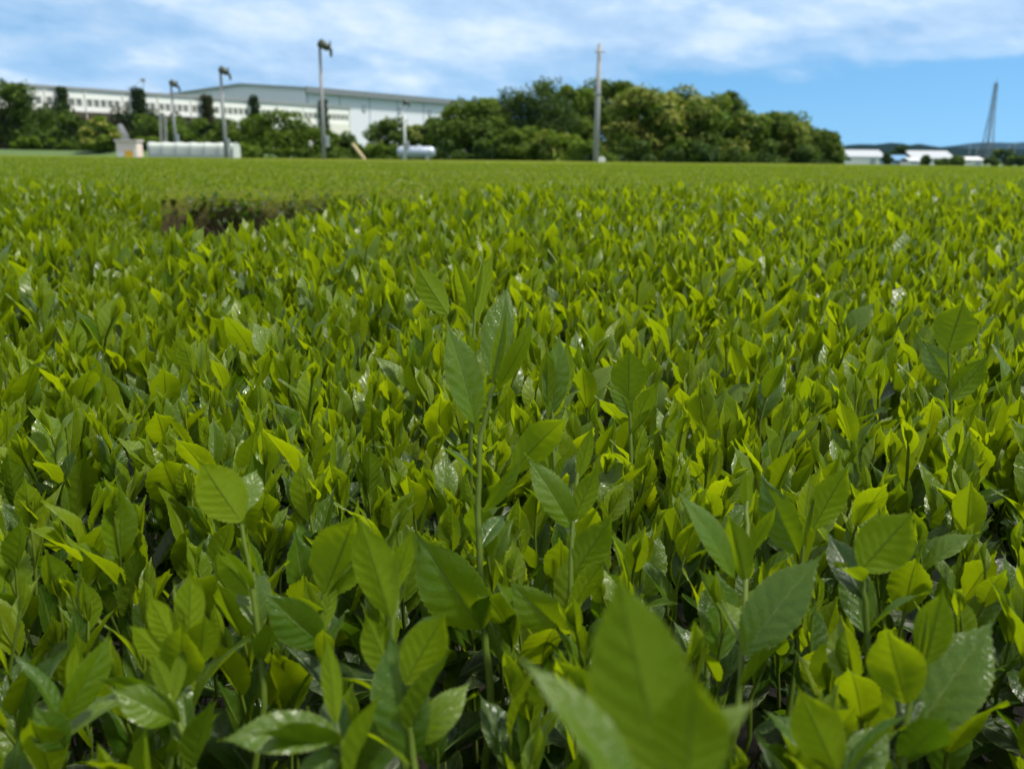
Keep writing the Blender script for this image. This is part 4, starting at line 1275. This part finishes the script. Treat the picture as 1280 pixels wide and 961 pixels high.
# ---- right: far sheds, tower, small trees
def low_shed(name, label, px0, px1, ytop, D, wallm, roofm, depth=14, roof=.8, door=None, cat='warehouse'):
    a = wall_at(px0, ytop, D); b = wall_at(px1, ytop, D); Lw = b.x - a.x; H = a.z
    o = empty(name, (a.x, D, 0)); tag(o, label, cat, None)
    MB().box(0, Lw, 0, depth, 0, H - roof).build('wall', wallm, o)
    v = [(-.3, -.4, H - roof), (Lw + .3, -.4, H - roof), (Lw + .3, depth / 2, H), (-.3, depth / 2, H), (-.3, depth + .4, H - roof), (Lw + .3, depth + .4, H - roof)]
    v2 = [(x_, y_, z_ + .25) for x_, y_, z_ in v]
    MB().add(v + v2, [(0, 1, 2, 3), (3, 2, 5, 4), (6, 9, 8, 7), (9, 10, 11, 8), (0, 6, 7, 1), (4, 5, 11, 10), (0, 3, 9, 6), (3, 4, 10, 9), (1, 7, 8, 2), (2, 8, 11, 5)]).build('roof', roofm, o)
    k = max(2, int(Lw / 6)); 
    for i in range(k):
        x_ = Lw * (i + .5) / k
        MB().box(x_ - .9, x_ + .9, -.07, -.003, .0 if i % 2 else 1.2, min(2.4, H - roof - .3)).build('door' if i % 2 else 'window', GLASSD if i % 2 == 0 else STEEL, o)
    return o
WROOF = plain('white_roof', (.36, .39, .42), .5, var=.05)
BROOF = plain('blue_roof', (.10, .24, .42), .5, var=.1)
low_shed('warehouse', 'long white warehouse beyond the right end of the grove', 1046, 1108, 188, 300, WHITE, WROOF, roof=2.2)
low_shed('warehouse', 'white warehouse half hidden behind small trees, left of the lattice tower', 1142, 1194, 189, 330, WHITE, WROOF, roof=2.6)
low_shed('house', 'small house with blue roof between the two white warehouses', 1114, 1137, 195, 270, plain('blue_wall', (.30, .40, .50), .7), BROOF, depth=8, roof=1.4, cat='house')
low_shed('shed', 'low grey-white shed right of the blue-roofed house', 1138, 1158, 198, 262, WHITE, plain('grey_roof', (.45, .48, .5), .5), depth=7, roof=1.0, cat='shed')
low_shed('shed', 'low pale shed at the foot of the lattice tower', 1204, 1230, 197, 300, CREAM, plain('pale_roof', (.55, .56, .56), .6), depth=8, roof=1.0, cat='shed')
for (cx, ty, wpx, D, tint, lab) in ((1126, 183, 24, 285, .1, 'dark tree behind the blue-roofed house'), (1110, 190, 10, 262, .15, 'small dark tree left of the blue-roofed house'),
        (1158, 194, 10, 256, .2, 'tiny tree right of the grey-white shed'), (1196, 196, 22, 258, .45, 'bright green bush left of the pale shed'), (1178, 198, 18, 250, .45, 'low green bush before the half hidden warehouse'),
        (1256, 187, 26, 270, .15, 'dark tree right of the lattice tower'), (1272, 196, 30, 250, .2, 'dark bush at the right border below the mountain'), (1240, 196, 16, 262, .22, 'dark bush right at the tower foot')):
    p = wall_at(cx, ty, D)
    tree('broadleaf_tree' if 'tree' in lab else 'bush', lab, 'tree' if 'tree' in lab else 'bush', p.x, D, p.z, wpx / F * D * 1.1, rt, lobes=14, n=120, size=.5, tint=tint, base=.02, group='trees on the far plain', trunk='tree' in lab)
# lattice tower
D = 430; p = wall_at(1243, 104, D); b0 = wall_at(1232, 200, D)
tw_ = empty('lattice_tower', (b0.x, D, 0), .35); tag(tw_, 'tall steel lattice tower on the far plain at right', 'tower')
H = p.z; TOWERM = plain('tower_steel', (.12, .135, .14), .6, metal=.0)
def tower_w(z): return 1.9 * (1 - z / H) ** 1.6 + .5
for sx, sy in ((-1, -1), (1, -1), (1, 1), (-1, 1)):
    pts = [(sx * tower_w(z), sy * tower_w(z), z) for z in np.linspace(0, H, 9)]
    MB().tube(pts, [.2] * 5 + [.16] * 4, 6).build('leg', TOWERM, tw_)
br = MB(); zs = np.concatenate([np.linspace(0, H * .5, 6), np.linspace(H * .5, H, 12)[1:]])
cs = ((-1, -1), (1, -1), (1, 1), (-1, 1))
for z0_, z1_ in zip(zs[:-1], zs[1:]):
    for k in range(4):
        c0, c1 = cs[k], cs[(k + 1) % 4]; w0, w1 = tower_w(z0_), tower_w(z1_)
        br.tube([(c0[0] * w0, c0[1] * w0, z0_), (c1[0] * w1, c1[1] * w1, z1_)], .09, 4, False)
        br.tube([(c1[0] * w0, c1[1] * w0, z0_), (c0[0] * w1, c0[1] * w1, z1_)], .09, 4, False)
        br.tube([(c0[0] * w1, c0[1] * w1, z1_), (c1[0] * w1, c1[1] * w1, z1_)], .08, 4, False)
br.build('bracing', TOWERM, tw_)
for z_ in (.72, .84, .95):
    MB().box(-1.7 + .5 * (z_ > .9), 1.7 - .5 * (z_ > .9), -.25, .25, H * z_ - .2, H * z_ + .2).build('crossarm', STEEL, tw_)
MB().tube([(0, 0, H), (0, 0, H + 2.2)], .16, 6).build('spike', STEEL, tw_)
for (px, ty, D, lab) in ((1213, 181, 330, 'thin grey pole left of the lattice tower'), (1222, 184, 310, 'thin grey pole just left of the tower foot'), (1262, 182, 300, 'thin grey pole right of the dark tree at the tower'), (1270, 178, 340, 'thin grey pole near the right border')):
    p = wall_at(px, ty, D); o = empty('distant_pole', (p.x, D, 0)); tag(o, lab, 'pole', 'distant poles by the tower')
    MB().tube([(0, 0, 0), (0, 0, p.z)], [.17, .11], 8).build('shaft', POLEM, o); MB().box(-.7, .7, -.06, .06, p.z - .6, p.z - .45).build('crossarm', STEEL, o)

# ================================================================== sky, sun, air
SUN_EL, SUN_AZ = R(63), R(98)          # azimuth from +Y, negative to the left
w = bpy.data.worlds.new('World'); S.world = w; w.use_nodes = True
nt = w.node_tree; nt.nodes.clear()
class WT(NT):
    def __init__(s, tree): s.t = tree
t = WT(nt)
out = t.n('ShaderNodeOutputWorld'); bg = t.n('ShaderNodeBackground'); bg.inputs['Strength'].default_value = .085
sky = t.n('ShaderNodeTexSky', sky_type='NISHITA', sun_disc=False, sun_elevation=SUN_EL, sun_rotation=SUN_AZ, altitude=0, air_density=1.0, dust_density=.2, ozone_density=3.0)
hs = t.n('ShaderNodeHueSaturation'); hs.inputs['Saturation'].default_value = 1.1; hs.inputs['Value'].default_value = 1.0
t.l(sky.outputs[0], hs.inputs['Color'])
co0 = t.n('ShaderNodeTexCoord').outputs['Generated']; s0_ = t.n('ShaderNodeSeparateXYZ'); t.l(co0, s0_.inputs[0])
c0_ = t.n('ShaderNodeCombineXYZ'); t.l(s0_.outputs[0], c0_.inputs[0]); t.l(s0_.outputs[1], c0_.inputs[1]); t.l(t.math('ADD', t.math('MULTIPLY', t.math('ABSOLUTE', s0_.outputs[2]), .85), .15), c0_.inputs[2])
nv_ = t.n('ShaderNodeVectorMath', operation='NORMALIZE'); t.l(c0_.outputs[0], nv_.inputs[0]); t.l(nv_.outputs[0], sky.inputs['Vector'])
skyc = t.mix(1.0, hs.outputs[0], (1.0, 1.36, 1.40), 'MULTIPLY')
co = t.n('ShaderNodeTexCoord').outputs['Generated']
sp = t.n('ShaderNodeSeparateXYZ'); t.l(co, sp.inputs[0])
dx, dy, dz = sp.outputs
# streaked cloud layers: a stretched field over azimuth and height, the same from every place
az = t.math('ARCTAN2', dx, dy)
def cvec(ax, ez, tilt, off):
    c = t.n('ShaderNodeCombineXYZ')
    t.l(t.math('MULTIPLY', az, ax), c.inputs[0]); t.l(t.math('ADD', t.math('MULTIPLY', dz, ez), t.math('MULTIPLY', az, tilt)), c.inputs[1]); c.inputs[2].default_value = off
    return c.outputs[0]
n1 = t.noise(1.0, 5, cvec(3.4, 11, 1.2, 5.3), .52)
n2 = t.noise(1.0, 5, cvec(11, 30, 2, 8.2), .58)
n3 = t.noise(1.0, 3, cvec(1.6, 6, .6, 1.3), .5)
cov = t.math('ADD', t.math('MULTIPLY', n1, .62), t.math('ADD', t.math('MULTIPLY', n2, .22), t.math('MULTIPLY', n3, .42)))
# clouds thin out low on the right
cl = t.math('MULTIPLY', t.math('MULTIPLY', t.math('ADD', az, .06), 1.35, clamp=True), t.math('SUBTRACT', 1.0, t.math('MULTIPLY', dz, 8.2), clamp=True))
cov = t.math('ADD', t.math('SUBTRACT', cov, t.math('MULTIPLY', cl, 1.1)), t.math('MULTIPLY', dz, .35))
cm = t.ramp(cov, [(.42, (0, 0, 0)), (.54, (.55, .55, .55)), (.66, (.95, .95, .95))], 'EASE')
shade = t.ramp(n2, [(.32, (3.8, 5.6, 8.0)), (.52, (5.2, 6.9, 9.0)), (.7, (7.4, 8.5, 9.6))])
shade = t.mix(t.math('MULTIPLY', t.math('SUBTRACT', dz, .2, clamp=True), 2.5, clamp=True), shade, (7.6, 7.7, 7.6))  # unseen clouds overhead whitened, added as neutral fill light
final = t.mix(t.math('MULTIPLY', cm, .92), skyc, shade)
t.l(final, bg.inputs['Color']); t.l(bg.outputs[0], out.inputs['Surface'])

sl = bpy.data.lights.new('sun', 'SUN'); sl.energy = 4.2; sl.angle = R(6); sl.color = (1, .95, .86)
so = bpy.data.objects.new('sun', sl); COL.objects.link(so)
d = Vector((math.sin(SUN_AZ) * math.cos(SUN_EL), math.cos(SUN_AZ) * math.cos(SUN_EL), math.sin(SUN_EL)))
so.rotation_euler = d.to_track_quat('Z', 'Y').to_euler(); so.location = d * 50

HAZE = True
if HAZE:
    hz = MB().box(-6000, 6000, -400, 6000, -1.5, 185)
    hm = bpy.data.materials.new('haze_air'); hm.use_nodes = True; hn = hm.node_tree; hn.nodes.clear()
    ho = hn.nodes.new('ShaderNodeOutputMaterial'); hv = hn.nodes.new('ShaderNodeVolumePrincipled')
    hv.inputs['Color'].default_value = (.42, .66, 1.0, 1); hv.inputs['Density'].default_value = .00003; hv.inputs['Anisotropy'].default_value = .2
    hn.links.new(hv.outputs[0], ho.inputs['Volume'])
    ho_ = hz.build('haze', hm); tag(ho_, 'thin bluish haze over the plain', 'haze', kind='stuff')

# ================================================================== render settings
S.render.engine = 'CYCLES'
c = S.cycles
c.use_denoising = True
try: c.denoiser = 'OPENIMAGEDENOISE'
except Exception: pass
c.max_bounces = 7; c.diffuse_bounces = 3; c.glossy_bounces = 2; c.transmission_bounces = 4; c.transparent_max_bounces = 4; c.volume_bounces = 0
c.use_adaptive_sampling = True; c.adaptive_threshold = .015
c.sample_clamp_indirect = 6
vs = S.view_settings
vs.view_transform = 'Standard'; vs.look = 'None'; vs.exposure = .47; vs.gamma = 1; vs.use_curve_mapping = False
